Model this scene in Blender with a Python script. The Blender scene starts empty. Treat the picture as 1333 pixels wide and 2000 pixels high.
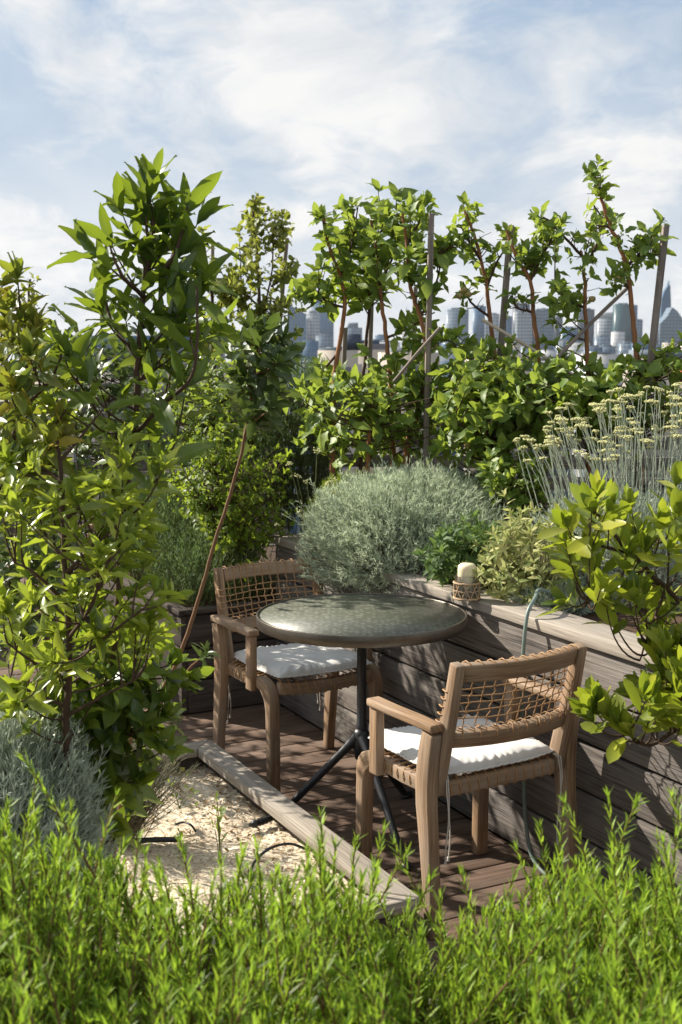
import bpy, math, random
import numpy as np
from math import radians as R, sin, cos, pi

# ------------------------------------------------------------------ camera
S = bpy.context.scene
col = S.collection
F_PX, CAM_H, PITCH = 2430.0, 1.61, math.atan(310/2430)
cd = bpy.data.cameras.new('camera'); cam = bpy.data.objects.new('camera', cd); col.objects.link(cam)
cam.location = (0, 0, CAM_H); cam.rotation_euler = (pi/2-PITCH, 0, 0)
cd.sensor_fit = 'VERTICAL'; cd.sensor_height = 36; cd.sensor_width = 24; cd.lens = F_PX/2000*36
cd.clip_start = 0.05; cd.clip_end = 30000
cd.dof.use_dof = True; cd.dof.focus_distance = 3.9; cd.dof.aperture_fstop = 7.6
S.camera = cam

# ------------------------------------------------------------------ sky + sun
SUN = np.array([-1.30, .74, 1.0]); SUN = SUN/np.linalg.norm(SUN)     # direction to the sun
elev = math.asin(SUN[2]); az = math.atan2(SUN[0], SUN[1])            # clockwise from +Y
W = bpy.data.worlds.new('World'); S.world = W; W.use_nodes = True
nt = W.node_tree; N = nt.nodes; L = nt.links; N.clear()
def nd(tree, typ, **kw):
    n = tree.nodes.new(typ)
    for k, v in kw.items():
        if k.startswith('i_'): n.inputs[k[2:].replace('_', ' ')].default_value = v
        else: setattr(n, k, v)
    return n
def mth(tree, op, a, b=None, c=None, clamp=False):
    n = tree.nodes.new('ShaderNodeMath'); n.operation = op; n.use_clamp = clamp
    for i, v in enumerate((a, b, c)):
        if v is None: continue
        if isinstance(v, (int, float)): n.inputs[i].default_value = v
        else: tree.links.new(v, n.inputs[i])
    return n.outputs[0]
def ramp(tree, fac, stops, interp='LINEAR'):
    n = tree.nodes.new('ShaderNodeValToRGB'); n.color_ramp.interpolation = interp
    el = n.color_ramp.elements
    while len(el) < len(stops): el.new(0.5)
    for e, (p, c) in zip(el, stops):
        e.position = p; e.color = (*c, 1) if len(c) == 3 else c
    tree.links.new(fac, n.inputs[0]); return n.outputs[0]
def mix(tree, fac, a, b, blend='MIX'):
    n = tree.nodes.new('ShaderNodeMix'); n.data_type = 'RGBA'; n.blend_type = blend
    for sock, v in ((n.inputs[0], fac), (n.inputs[6], a), (n.inputs[7], b)):
        if isinstance(v, (int, float)): sock.default_value = v
        elif isinstance(v, tuple): sock.default_value = (*v, 1) if len(v) == 3 else v
        else: tree.links.new(v, sock)
    return n.outputs[2]
sky = nd(nt, 'ShaderNodeTexSky', sky_type='NISHITA', sun_disc=False, sun_elevation=elev, sun_rotation=az, altitude=60, air_density=1.0, dust_density=1.0, ozone_density=2.0)
tc = nd(nt, 'ShaderNodeTexCoord')
sep = nd(nt, 'ShaderNodeSeparateXYZ'); L.new(tc.outputs['Generated'], sep.inputs[0])
zc = mth(nt, 'MAXIMUM', sep.outputs[2], 0.004)
cmb = nd(nt, 'ShaderNodeCombineXYZ'); L.new(sep.outputs[0], cmb.inputs[0]); L.new(sep.outputs[1], cmb.inputs[1]); L.new(zc, cmb.inputs[2])
L.new(cmb.outputs[0], sky.inputs[0])
# cloud layer seen from below: project the direction on a high plane
den = mth(nt, 'ADD', zc, 0.30)
pu = mth(nt, 'DIVIDE', sep.outputs[0], den); pv = mth(nt, 'DIVIDE', sep.outputs[1], den)
cp = nd(nt, 'ShaderNodeCombineXYZ'); L.new(pu, cp.inputs[0]); L.new(pv, cp.inputs[1])
mp = nd(nt, 'ShaderNodeMapping'); L.new(cp.outputs[0], mp.inputs[0])
mp.inputs['Rotation'].default_value = (0, 0, R(24)); mp.inputs['Scale'].default_value = (2.0, 1.6, 1); mp.inputs['Location'].default_value = (5.3, 2.2, 0)
warp = nd(nt, 'ShaderNodeTexNoise', i_Scale=0.9, i_Detail=3.0); L.new(mp.outputs[0], warp.inputs[0])
vm = nd(nt, 'ShaderNodeVectorMath', operation='MULTIPLY_ADD'); L.new(warp.outputs[1], vm.inputs[0]); vm.inputs[1].default_value = (.9, .9, 0); L.new(mp.outputs[0], vm.inputs[2])
n1 = nd(nt, 'ShaderNodeTexNoise', i_Scale=1.25, i_Detail=14.0, i_Roughness=0.62); L.new(vm.outputs[0], n1.inputs[0])
n2 = nd(nt, 'ShaderNodeTexNoise', i_Scale=2.2, i_Detail=10.0, i_Roughness=0.6); L.new(vm.outputs[0], n2.inputs[0])
cov = ramp(nt, n1.outputs[0], [(0.38, (0.0,)*3), (0.47, (0.5,)*3), (0.57, (1,)*3)])
ccol = ramp(nt, n2.outputs[0], [(0.33, (0.66, 0.70, 0.75)), (0.60, (0.90, 0.895, 0.885))])
lowband = ramp(nt, sep.outputs[2], [(0.0, (0.92,)*3), (0.13, (0.45,)*3), (0.30, (0,)*3)])
skc = mix(nt, .75, sky.outputs[0], (5.6, 7.6, 10.2))
bg1 = nd(nt, 'ShaderNodeBackground', i_Strength=0.039); L.new(skc, bg1.inputs[0])
bg2 = nd(nt, 'ShaderNodeBackground', i_Strength=0.53); L.new(ccol, bg2.inputs[0])
fac = mth(nt, 'MAXIMUM', cov, lowband)
mxs = nd(nt, 'ShaderNodeMixShader'); L.new(fac, mxs.inputs[0]); L.new(bg1.outputs[0], mxs.inputs[1]); L.new(bg2.outputs[0], mxs.inputs[2])
wo = nd(nt, 'ShaderNodeOutputWorld'); L.new(mxs.outputs[0], wo.inputs[0])

ld = bpy.data.lights.new('sun', 'SUN'); ld.energy = 5.0; ld.angle = R(0.55); ld.color = (1.0, 0.93, 0.82)
lo = bpy.data.objects.new('sun', ld); col.objects.link(lo)
from mathutils import Vector
lo.rotation_euler = Vector(SUN).to_track_quat('Z', 'Y').to_euler(); lo.location = (-6, 6, 8)
S.view_settings.view_transform = 'Standard'; S.view_settings.look = 'None'
S.view_settings.exposure = 0.98; S.view_settings.gamma = 1
S.cycles.max_bounces = 8; S.cycles.transparent_max_bounces = 12; S.cycles.transmission_bounces = 6
S.cycles.volume_bounces = 0

# ------------------------------------------------------------------ helpers
rng = np.random.default_rng(7); random.seed(7)
CP, SP = cos(PITCH), sin(PITCH)
def at(px, py, y):
    """world point seen at photograph position (px, py) at depth y metres"""
    v = -(py-1000)/F_PX; x = (px-666.5)/F_PX
    r = (x, CP+v*SP, -SP+v*CP); t = y/r[1]
    return np.array([r[0]*t, y, CAM_H+r[2]*t])
O2 = np.array([-0.224, 5.475]); E1 = np.array([0.457, -0.889]); E1 /= np.linalg.norm(E1); E2 = np.array([-E1[1], E1[0]])
def G(s, t, z=0.0):
    p = O2+s*E1+t*E2; return np.array([p[0], p[1], z])
AX = np.array([[E1[0], E1[1], 0], [E2[0], E2[1], 0], [0, 0, 1.0]])    # terrace axes as rows
ID = np.eye(3)
def nrm(v): 
    v = np.asarray(v, float); return v/np.maximum(np.linalg.norm(v, axis=-1, keepdims=True), 1e-9)

class MB:
    def __init__(s): s.v = []; s.f = []; s.uv = []; s.n = 0
    def add(s, v, f, uv=None):
        v = np.asarray(v, float).reshape(-1, 3); f = np.asarray(f, int)
        s.v.append(v); s.f.append(f+s.n)
        s.uv.append(np.zeros((f.size, 2)) if uv is None else np.asarray(uv, float).reshape(-1, 2))
        s.n += len(v)
    def box(s, c, size, ax=ID, grain=0):
        c = np.asarray(c, float); h = np.asarray(size, float)/2
        q = np.array([[i, j, k] for i in (-1, 1) for j in (-1, 1) for k in (-1, 1)], float)*h
        f = [[0, 1, 3, 2], [4, 6, 7, 5], [0, 4, 5, 1], [2, 3, 7, 6], [0, 2, 6, 4], [1, 5, 7, 3]]
        o = [a for a in range(3) if a != grain]; off = rng.uniform(0, 9, 2)
        uv = [[q[i][grain]+off[0], q[i][o[0]]+q[i][o[1]]+off[1]] for fc in f for i in fc]
        s.add(c+q@ax, f, uv)
    def gbox(s, s0, s1, t0, t1, z0, z1, grain=0):
        s.box(G((s0+s1)/2, (t0+t1)/2, (z0+z1)/2), (s1-s0, t1-t0, z1-z0), AX, grain)
    def rsweep(s, pts, w, h, side):
        """rectangle w (along side) x h swept along pts"""
        pts = np.asarray(pts, float); n = len(pts); side = nrm(np.broadcast_to(side, pts.shape))
        w = np.broadcast_to(w, n); h = np.broadcast_to(h, n)
        t = nrm(np.gradient(pts, axis=0)); side = nrm(side-t*(side*t).sum(1, keepdims=True)); up = np.cross(t, side)
        v = []; 
        for a, b in ((-1, -1), (1, -1), (1, 1), (-1, 1)): v.append(pts+side*(a*w/2)[:, None]+up*(b*h/2)[:, None])
        v = np.stack(v, 1).reshape(-1, 3); ln = np.concatenate([[0], np.cumsum(np.linalg.norm(np.diff(pts, axis=0), axis=1))])
        f = []; uv = []; off = rng.uniform(0, 9, 2)
        pr = [0, w.max(), w.max()+h.max(), 2*w.max()+h.max(), 2*(w.max()+h.max())]
        for i in range(n-1):
            for k in range(4):
                k2 = (k+1) % 4
                f.append([i*4+k, i*4+k2, i*4+4+k2, i*4+4+k])
                uv += [[ln[i]+off[0], pr[k]+off[1]], [ln[i]+off[0], pr[k+1]+off[1]], [ln[i+1]+off[0], pr[k+1]+off[1]], [ln[i+1]+off[0], pr[k]+off[1]]]
        f.append([3, 2, 1, 0]); uv += [[off[0], off[1]+a] for a in (0, .03, .04, .01)]
        b = (n-1)*4; f.append([b, b+1, b+2, b+3]); uv += [[off[0], off[1]+a] for a in (0, .03, .04, .01)]
        s.add(v, f, uv)
    def tube(s, pts, r, n=8, cap=True):
        pts = np.asarray(pts, float); m = len(pts); r = np.broadcast_to(r, m)
        t = nrm(np.gradient(pts, axis=0)); a = np.array([0.31, 0.2, 0.93]) if abs(t[0][2]) < .8 else np.array([1.0, .1, .1])
        side = nrm(np.cross(t, a)); up = np.cross(t, side)
        an = np.arange(n)*2*pi/n
        v = pts[:, None]+(side[:, None]*np.cos(an)[None, :, None]+up[:, None]*np.sin(an)[None, :, None])*r[:, None, None]
        ln = np.concatenate([[0], np.cumsum(np.linalg.norm(np.diff(pts, axis=0), axis=1))])
        i = np.arange(m-1)[:, None]*n; k = np.arange(n)[None]; k2 = (k+1) % n
        f = np.stack([i+k, i+k2, i+n+k2, i+n+k], -1).reshape(-1, 4)
        rr = float(np.max(r)); U = ln; uv = []
        uu0 = np.broadcast_to(U[:-1, None], (m-1, n)); uu1 = np.broadcast_to(U[1:, None], (m-1, n))
        vv0 = np.broadcast_to((k*rr*6.3/n), (m-1, n)); vv1 = vv0+rr*6.3/n
        uv = np.stack([np.stack([uu0, vv0], -1), np.stack([uu0, vv1], -1), np.stack([uu1, vv1], -1), np.stack([uu1, vv0], -1)], 2).reshape(-1, 2)
        v = v.reshape(-1, 3); base = s.n
        s.add(v, f, uv)
        if cap:
            for ring, rev in ((0, True), (m-1, False)):
                c = pts[ring]; vv = np.vstack([v[ring*n:ring*n+n], c[None]])
                tri = np.array([[j, (j+1) % n, n] for j in range(n)])
                if rev: tri = tri[:, ::-1]
                s.add(vv, tri, None)
    def lathe(s, prof, c, n=32):
        prof = np.asarray(prof, float); m = len(prof); an = np.arange(n)*2*pi/n
        v = np.stack([prof[:, 0, None]*np.cos(an), prof[:, 0, None]*np.sin(an), np.broadcast_to(prof[:, 1, None], (m, n))], -1)+np.asarray(c)
        i = np.arange(m-1)[:, None]*n; k = np.arange(n)[None]; k2 = (k+1) % n
        f = np.stack([i+k, i+k2, i+n+k2, i+n+k], -1).reshape(-1, 4)
        s.add(v.reshape(-1, 3), f)
    def stems(s, P, r, ns=3):
        """P (N,k,3) polylines, r (k,) radii"""
        P = np.asarray(P, float); n, k, _ = P.shape
        if n == 0: return
        t = nrm(np.gradient(P, axis=1)); a = np.array([.83, .21, .5]); side = nrm(np.cross(t, a)); up = np.cross(t, side)
        an = np.arange(ns)*2*pi/ns; r = np.broadcast_to(r, (n, k))
        v = P[:, :, None]+(side[:, :, None]*np.cos(an)[:, None]+up[:, :, None]*np.sin(an)[:, None])*r[..., None, None]
        i = (np.arange(n)[:, None, None]*k+np.arange(k-1)[None, :, None])*ns; q = np.arange(ns)[None, None]; q2 = (q+1) % ns
        f = np.stack([i+q, i+q2, i+ns+q2, i+ns+q], -1).reshape(-1, 4)
        s.add(v.reshape(-1, 3), f)
    def leaves(s, tpl, pos, d, up, ln, wd, bend=0.25, fold=0.3):
        V, Fc, UV = tpl; pos = np.asarray(pos, float); n = len(pos)
        if n == 0: return
        d = nrm(d); up = np.asarray(up, float); up = nrm(up-d*(up*d).sum(1, keepdims=True)); x = np.cross(d, up)
        ln = np.broadcast_to(ln, n)[:, None, None]; wd = np.broadcast_to(wd, n)[:, None]
        bend = np.broadcast_to(bend, n)[:, None]; fold = np.broadcast_to(fold, n)[:, None]
        vx = V[None, :, 0]*wd; vy = np.broadcast_to(V[None, :, 1], (n, len(V))); vz = V[None, :, 2]*wd+np.abs(vx)*fold-bend*vy*vy
        out = pos[:, None]+ln*(vx[..., None]*x[:, None]+vy[..., None]*d[:, None]+vz[..., None]*up[:, None])
        f = (np.arange(n)[:, None, None]*len(V)+Fc[None]).reshape(-1, Fc.shape[1])
        s.add(out.reshape(-1, 3), f, np.tile(UV[Fc.reshape(-1)], (n, 1)))
    def build(s, name, mat, parent=None, smooth=False, bevel=0, loc=None):
        me = bpy.data.meshes.new(name)
        v = np.concatenate(s.v); tot = [f.shape[1] for f in s.f for _ in range(1)]
        lv = np.concatenate([f.reshape(-1) for f in s.f])
        cnt = np.concatenate([np.full(len(f), f.shape[1]) for f in s.f])
        if loc is not None: v = v-np.asarray(loc)
        me.vertices.add(len(v)); me.vertices.foreach_set('co', v.reshape(-1).astype(np.float32))
        me.loops.add(len(lv)); me.loops.foreach_set('vertex_index', lv.astype(np.int32))
        me.polygons.add(len(cnt)); st = np.concatenate([[0], np.cumsum(cnt)[:-1]])
        me.polygons.foreach_set('loop_start', st.astype(np.int32)); me.polygons.foreach_set('loop_total', cnt.astype(np.int32))
        me.update(calc_edges=True)
        u = me.uv_layers.new(name='UVMap'); u.data.foreach_set('uv', np.concatenate(s.uv).reshape(-1).astype(np.float32))
        if smooth: me.polygons.foreach_set('use_smooth', np.ones(len(cnt), bool))
        me.materials.append(mat); me.validate()
        o = bpy.data.objects.new(name, me); col.objects.link(o)
        if loc is not None: o.location = loc
        if parent is not None: o.parent = parent
        if bevel:
            b = o.modifiers.new('bevel', 'BEVEL'); b.width = bevel; b.segments = 2; b.limit_method = 'ANGLE'; b.angle_limit = R(40); b.harden_normals = False
        return o
def tag(o, label=None, cat=None, group=None, kind=None):
    if label: o['label'] = label
    if cat: o['category'] = cat
    if group: o['group'] = group
    if kind: o['kind'] = kind
    return o
def empty(name, loc, label, cat, group=None, rz=0):
    o = bpy.data.objects.new(name, None); col.objects.link(o); o.location = loc; o.rotation_euler = (0, 0, rz); o.empty_display_size = .1
    return tag(o, label, cat, group)
def struct(o): o['kind'] = 'structure'; return o
class Sub(MB):
    """mesh built in world coordinates under a root standing at loc (unrotated)"""
    def __init__(s, root): super().__init__(); s.root = root
    def build(s, name, mat, parent=None, **k):
        par = parent or s.root
        o = super().build(name, mat, None, **k); o.parent = par
        if parent is None: o.location = -np.array(s.root.location) 
        return o

# leaf shapes: (verts, quads, uvs)
def leaf_tpl(ws, wavy=0.0):
    n = len(ws); V = []; UV = []
    for i, w in enumerate(ws):
        y = i/(n-1); zz = wavy*sin(i*2.4)
        V += [[-w/2, y, zz], [0, y, 0], [w/2, y, -zz]]; UV += [[0, y], [.5, y], [1, y]]
    Fc = []
    for i in range(n-1):
        a = i*3; Fc += [[a, a+1, a+4, a+3], [a+1, a+2, a+5, a+4]]
    return np.array(V, float), np.array(Fc), np.array(UV, float)
T_BAY = leaf_tpl([0.04, .55, .9, 1.0, .93, .6, 0.03], .13)
T_LAUREL = leaf_tpl([0.05, .5, .85, 1.0, .98, .78, 0.12], .04)
T_APPLE = leaf_tpl([0.05, .75, 1.0, .95, .65, 0.04], .12)
T_SMALL = leaf_tpl([0.1, 1.0, .75, 0.05], .05)
T_NEEDLE = (np.array([[-.5, 0, 0], [.5, 0, 0], [-.42, .6, 0], [.42, .6, 0], [-.05, 1, 0], [.05, 1, 0]], float), np.array([[0, 1, 3, 2], [2, 3, 5, 4]]), np.array([[0, 0], [1, 0], [0, .6], [1, .6], [0, 1], [1, 1]], float))

# ------------------------------------------------------------------ materials
def newmat(name):
    m = bpy.data.materials.new(name); m.use_nodes = True; t = m.node_tree; t.nodes.clear()
    return m, t, t.nodes.new('ShaderNodeOutputMaterial')
def bsdf(t, color, rough=.6, spec=.5, metal=0, **k):
    b = t.nodes.new('ShaderNodeBsdfPrincipled')
    for sck, v in (('Base Color', color), ('Roughness', rough), ('Specular IOR Level', spec), ('Metallic', metal)):
        if isinstance(v, (int, float)): b.inputs[sck].default_value = v
        elif isinstance(v, tuple): b.inputs[sck].default_value = (*v, 1) if len(v) == 3 else v
        else: t.links.new(v, b.inputs[sck])
    for kk, v in k.items(): b.inputs[kk].default_value = v
    return b
def bump(t, h, strength, dist, b):
    n = t.nodes.new('ShaderNodeBump'); n.inputs['Strength'].default_value = strength; n.inputs['Distance'].default_value = dist
    t.links.new(h, n.inputs['Height']); t.links.new(n.outputs[0], b.inputs['Normal'])
def noise(t, vec, scale, detail=3, rough=.5, dist=0.0):
    n = t.nodes.new('ShaderNodeTexNoise'); n.inputs['Scale'].default_value = scale; n.inputs['Detail'].default_value = detail
    n.inputs['Roughness'].default_value = rough; n.inputs['Distortion'].default_value = dist
    if vec is not None: t.links.new(vec, n.inputs[0])
    return n.outputs[0]
def mapping(t, vec, sc, loc=(0, 0, 0)):
    n = t.nodes.new('ShaderNodeMapping'); n.inputs['Scale'].default_value = sc; n.inputs['Location'].default_value = loc; t.links.new(vec, n.inputs[0]); return n.outputs[0]
def coords(t, which): return t.nodes.new('ShaderNodeTexCoord').outputs[which]
def leafmat(name, cols, trans=0.42, tcol=(0.35, 0.5, 0.04), rough=.42, spec=.45, rib=0.25, spots=0.0):
    m, t, out = newmat(name); g = t.nodes.new('ShaderNodeNewGeometry'); rnd = g.outputs['Random Per Island']
    n = len(cols); c = ramp(t, rnd, [(i/(n-1) if n > 1 else 0, cc) for i, cc in enumerate(cols)])
    obj = coords(t, 'Object'); nz = noise(t, obj, 6.0, 2)
    c = mix(t, mth(t, 'MULTIPLY', mth(t, 'SUBTRACT', nz, .35, clamp=True), 1.1, clamp=True), c, tuple(min(1, x*1.45) for x in cols[-1]))
    if rib:
        uv = coords(t, 'UV'); sp = t.nodes.new('ShaderNodeSeparateXYZ'); t.links.new(uv, sp.inputs[0])
        d = mth(t, 'ABSOLUTE', mth(t, 'SUBTRACT', sp.outputs[0], .5))
        k = mth(t, 'MULTIPLY', mth(t, 'SUBTRACT', 1.0, mth(t, 'DIVIDE', d, .045), clamp=True), rib)
        c = mix(t, k, c, (.42, .48, .16))
    if spots:
        sn = noise(t, obj, 90.0, 2); c = mix(t, mth(t, 'MULTIPLY', mth(t, 'GREATER_THAN', sn, .66), spots), c, (.25, .13, .03))
    c2 = mix(t, mth(t, 'MULTIPLY', g.outputs['Backfacing'], .35), c, tuple(min(1, x*1.5+.02) for x in cols[len(cols)//2]))
    b = bsdf(t, c2, rough, spec)
    tr = t.nodes.new('ShaderNodeBsdfTranslucent'); tm = mix(t, .62, c, tcol); t.links.new(tm, tr.inputs[0])
    mx = t.nodes.new('ShaderNodeMixShader'); mx.inputs[0].default_value = trans
    t.links.new(b.outputs[0], mx.inputs[1]); t.links.new(tr.outputs[0], mx.inputs[2]); t.links.new(mx.outputs[0], out.inputs[0])
    return m
def woodmat(name, dark, light, stain=None, gs=(5, 90), rough=.72, stain_amt=.5, bstr=.35, var=.35, spec=.25, crack=0.0):
    m, t, out = newmat(name); uv = coords(t, 'UV'); g = t.nodes.new('ShaderNodeNewGeometry'); rnd = g.outputs['Random Per Island']
    off = t.nodes.new('ShaderNodeCombineXYZ'); t.links.new(mth(t, 'MULTIPLY', rnd, 37.0), off.inputs[0]); t.links.new(mth(t, 'MULTIPLY', rnd, 11.0), off.inputs[1])
    ad = t.nodes.new('ShaderNodeVectorMath'); t.links.new(uv, ad.inputs[0]); t.links.new(off.outputs[0], ad.inputs[1]); v = ad.outputs[0]
    n1 = noise(t, mapping(t, v, (gs[0], gs[1], 1)), 1.0, 5, .62, .35)
    n2 = noise(t, mapping(t, v, (gs[0]*.35, gs[1]*.22, 1)), 1.0, 4, .6, 1.4)
    n3 = noise(t, mapping(t, v, (2.2, 6.0, 1)), 1.0, 3, .6)
    f = mth(t, 'ADD', mth(t, 'MULTIPLY', n1, .6), mth(t, 'MULTIPLY', n2, .45))
    c = ramp(t, f, [(.36, dark), (.66, light)])
    if stain: c = mix(t, mth(t, 'MULTIPLY', mth(t, 'MULTIPLY', mth(t, 'SUBTRACT', n3, .42, clamp=True), 4.0, clamp=True), stain_amt), c, stain)
    if crack:
        n4 = noise(t, mapping(t, v, (gs[0]*.5, gs[1]*1.2, 1)), 1.0, 2, .5, .2)
        c = mix(t, mth(t, 'MULTIPLY', mth(t, 'LESS_THAN', n4, .335), crack), c, tuple(x*.25 for x in dark))
    br = mth(t, 'ADD', 1-var/2, mth(t, 'MULTIPLY', rnd, var))
    hs = t.nodes.new('ShaderNodeHueSaturation'); t.links.new(c, hs.inputs['Color']); t.links.new(br, hs.inputs['Value'])
    b = bsdf(t, hs.outputs[0], rough, spec); bump(t, f, bstr, .004, b)
    t.links.new(b.outputs[0], out.inputs[0]); return m
def plain(name, color, rough=.6, spec=.5, metal=0, var=None, vs=40, bs=0.0, **k):
    m, t, out = newmat(name); ob = coords(t, 'Object'); nz = noise(t, ob, vs, 4, .6)
    c = mix(t, nz, color, var or tuple(x*.75 for x in color)); b = bsdf(t, c, rough, spec, metal, **k)
    if bs: bump(t, nz, bs, .003, b)
    t.links.new(b.outputs[0], out.inputs[0]); return m
M = {}
M['deck'] = woodmat('deck_wood', (.045, .028, .02), (.20, .13, .092), (.27, .205, .165), gs=(5, 110), stain_amt=.4, bstr=.6, var=.35, crack=.5)
M['planter'] = woodmat('weathered_planter_wood', (.028, .024, .022), (.205, .175, .152), (.30, .275, .25), gs=(4, 150), stain_amt=.45, bstr=1.0, var=.4, crack=.7, rough=.85)
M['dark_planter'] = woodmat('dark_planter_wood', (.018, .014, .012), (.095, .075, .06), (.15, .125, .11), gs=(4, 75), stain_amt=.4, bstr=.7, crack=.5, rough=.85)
M['cap'] = woodmat('sunbleached_board_wood', (.17, .14, .11), (.44, .385, .32), (.28, .255, .225), gs=(4, 140), stain_amt=.6, bstr=.7, var=.15, crack=.35, rough=.8)
M['teak'] = woodmat('weathered_teak', (.12, .07, .037), (.41, .265, .155), (.38, .31, .245), gs=(6, 150), stain_amt=.7, bstr=.3, var=.28, crack=.2)
M['cord'] = plain('tan_cord', (.44, .27, .13), .55, .4, var=(.30, .16, .07), vs=60)
M['cushion'] = plain('white_canvas', (.70, .685, .65), .9, .2, var=(.62, .61, .59), vs=300, bs=.15)
M['tie'] = plain('tie_cotton', (.62, .58, .52), .9, .2)
M['ink'] = plain('dark_thread', (.03, .03, .04), .8)
M['black'] = plain('black_painted_metal', (.012, .013, .016), .38, .5, var=(.03, .03, .034), vs=25)
M['candle'] = plain('cream_wax', (.78, .72, .50), .5, .4, var=(.74, .66, .42), vs=20, **{'Subsurface Weight': .3, 'Subsurface Scale': .02})
M['wick'] = M['ink']
M['rope'] = plain('woven_straw', (.50, .36, .22), .85, var=(.38, .25, .14), vs=120)
M['hose'] = plain('grey_green_hose', (.13, .18, .155), .45, .5, var=(.2, .25, .22), vs=40)
M['pipe'] = plain('black_rubber_pipe', (.02, .021, .023), .5)
M['soil'] = plain('dark_soil', (.045, .03, .02), .95, .1, var=(.09, .06, .04), vs=50, bs=.8)
M['roof'] = plain('roof_felt', (.06, .055, .05), .95, .1)
M['bark_orange'] = plain('reddish_bark', (.38, .165, .065), .75, .25, var=(.17, .085, .05), vs=35, bs=.6)
M['bark'] = plain('brown_bark', (.10, .055, .032), .8, .3, var=(.045, .03, .02), vs=40, bs=.6)
M['bark_tan'] = plain('tan_bark', (.19, .10, .048), .75, .3, var=(.15, .08, .04), vs=60, bs=.4)
M['stem_green'] = plain('green_stem', (.16, .18, .06), .7, .3)
M['stem_silver'] = plain('silver_stem', (.44, .49, .38), .8, .2)
M['stem_dry'] = plain('dry_stem', (.20, .17, .11), .8, .2)
M['stake'] = woodmat('grey_stake_wood', (.12, .095, .08), (.30, .25, .215), gs=(6, 90), bstr=.4, var=.25)
M['bamboo'] = plain('pale_cane', (.50, .42, .32), .6, .3)
M['apple'] = plain('unripe_apple', (.33, .36, .12), .4, .5, var=(.36, .14, .08), vs=25)
M['red_apple'] = plain('red_apple_skin', (.50, .05, .04), .35, .5, var=(.55, .16, .06), vs=30)
M['flower'] = plain('pale_yellow_florets', (.62, .60, .30), .85, .2, var=(.46, .46, .22), vs=120)
M['orange_petal'] = plain('orange_petal', (.75, .30, .03), .6, .3)

M['bay'] = leafmat('bay_leaf_green', [(.018, .045, .009), (.045, .09, .015), (.11, .165, .026)], .34, (.42, .55, .03), .32, .6, spots=.15)
M['bay_yellow'] = leafmat('bay_leaf_yellowing', [(.025, .06, .010), (.07, .13, .018), (.17, .25, .035), (.40, .43, .055)], .38, (.54, .66, .04), .32, .6, spots=.35)
M['bay_amber'] = leafmat('bay_leaf_amber', [(.022, .055, .012), (.045, .10, .018), (.10, .16, .03), (.16, .21, .03), (.36, .26, .03)], .36, (.42, .50, .04), .42, .5, spots=.5)
M['bay_dark'] = leafmat('bay_leaf_dark', [(.022, .045, .012), (.04, .075, .018), (.075, .11, .025)], .25, (.24, .34, .05), .4, .5)
M['bay_right'] = leafmat('laurel_leaf', [(.018, .055, .012), (.045, .10, .018), (.12, .18, .028), (.40, .40, .04)], .38, (.52, .64, .03), .34, .5, spots=.12)
M['apple_leaf'] = leafmat('apple_leaf', [(.03, .07, .016), (.08, .145, .028), (.20, .27, .05)], .38, (.54, .66, .07), .5, .4)
M['pear_leaf'] = leafmat('pear_leaf', [(.06, .10, .022), (.11, .15, .03), (.20, .20, .04)], .46, (.50, .54, .07), .5, .4)
M['shrub'] = leafmat('small_bright_leaf', [(.05, .10, .015), (.10, .17, .022), (.18, .25, .035)], .45, (.48, .60, .04), .5, .4, rib=0)
M['rosemary_fg'] = leafmat('rosemary_needle_bright', [(.13, .09, .035), (.03, .065, .012), (.085, .175, .018), (.18, .32, .03), (.35, .48, .055)], .42, (.50, .72, .05), .5, .3, rib=0)
M['rosemary'] = leafmat('rosemary_needle', [(.025, .055, .018), (.045, .085, .025), (.08, .13, .035)], .25, (.20, .34, .06), .6, .3, rib=0)
M['tarragon'] = leafmat('tarragon_needle', [(.05, .10, .04), (.08, .145, .05), (.13, .20, .07)], .35, (.30, .44, .12), .6, .3, rib=0)
M['silver'] = leafmat('silver_needle', [(.30, .36, .24), (.46, .53, .37), (.62, .67, .50)], .30, (.50, .58, .36), .8, .15, rib=0)
M['silver_blue'] = leafmat('silver_blue_needle', [(.26, .32, .25), (.41, .47, .37), (.56, .61, .50)], .30, (.38, .44, .32), .8, .15, rib=0)
M['sage'] = leafmat('variegated_sage_leaf', [(.11, .16, .06), (.24, .30, .10), (.40, .43, .17), (.55, .52, .24)], .38, (.50, .52, .16), .7, .2, rib=0)
M['sage_green'] = leafmat('green_sage_leaf', [(.05, .10, .03), (.08, .14, .045), (.13, .19, .07)], .36, (.28, .42, .08), .6, .3, rib=0)
M['lavender_dry'] = leafmat('grey_lavender_leaf', [(.08, .09, .06), (.14, .15, .10), (.22, .22, .16)], .25, (.24, .26, .14), .8, .15, rib=0)

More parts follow.
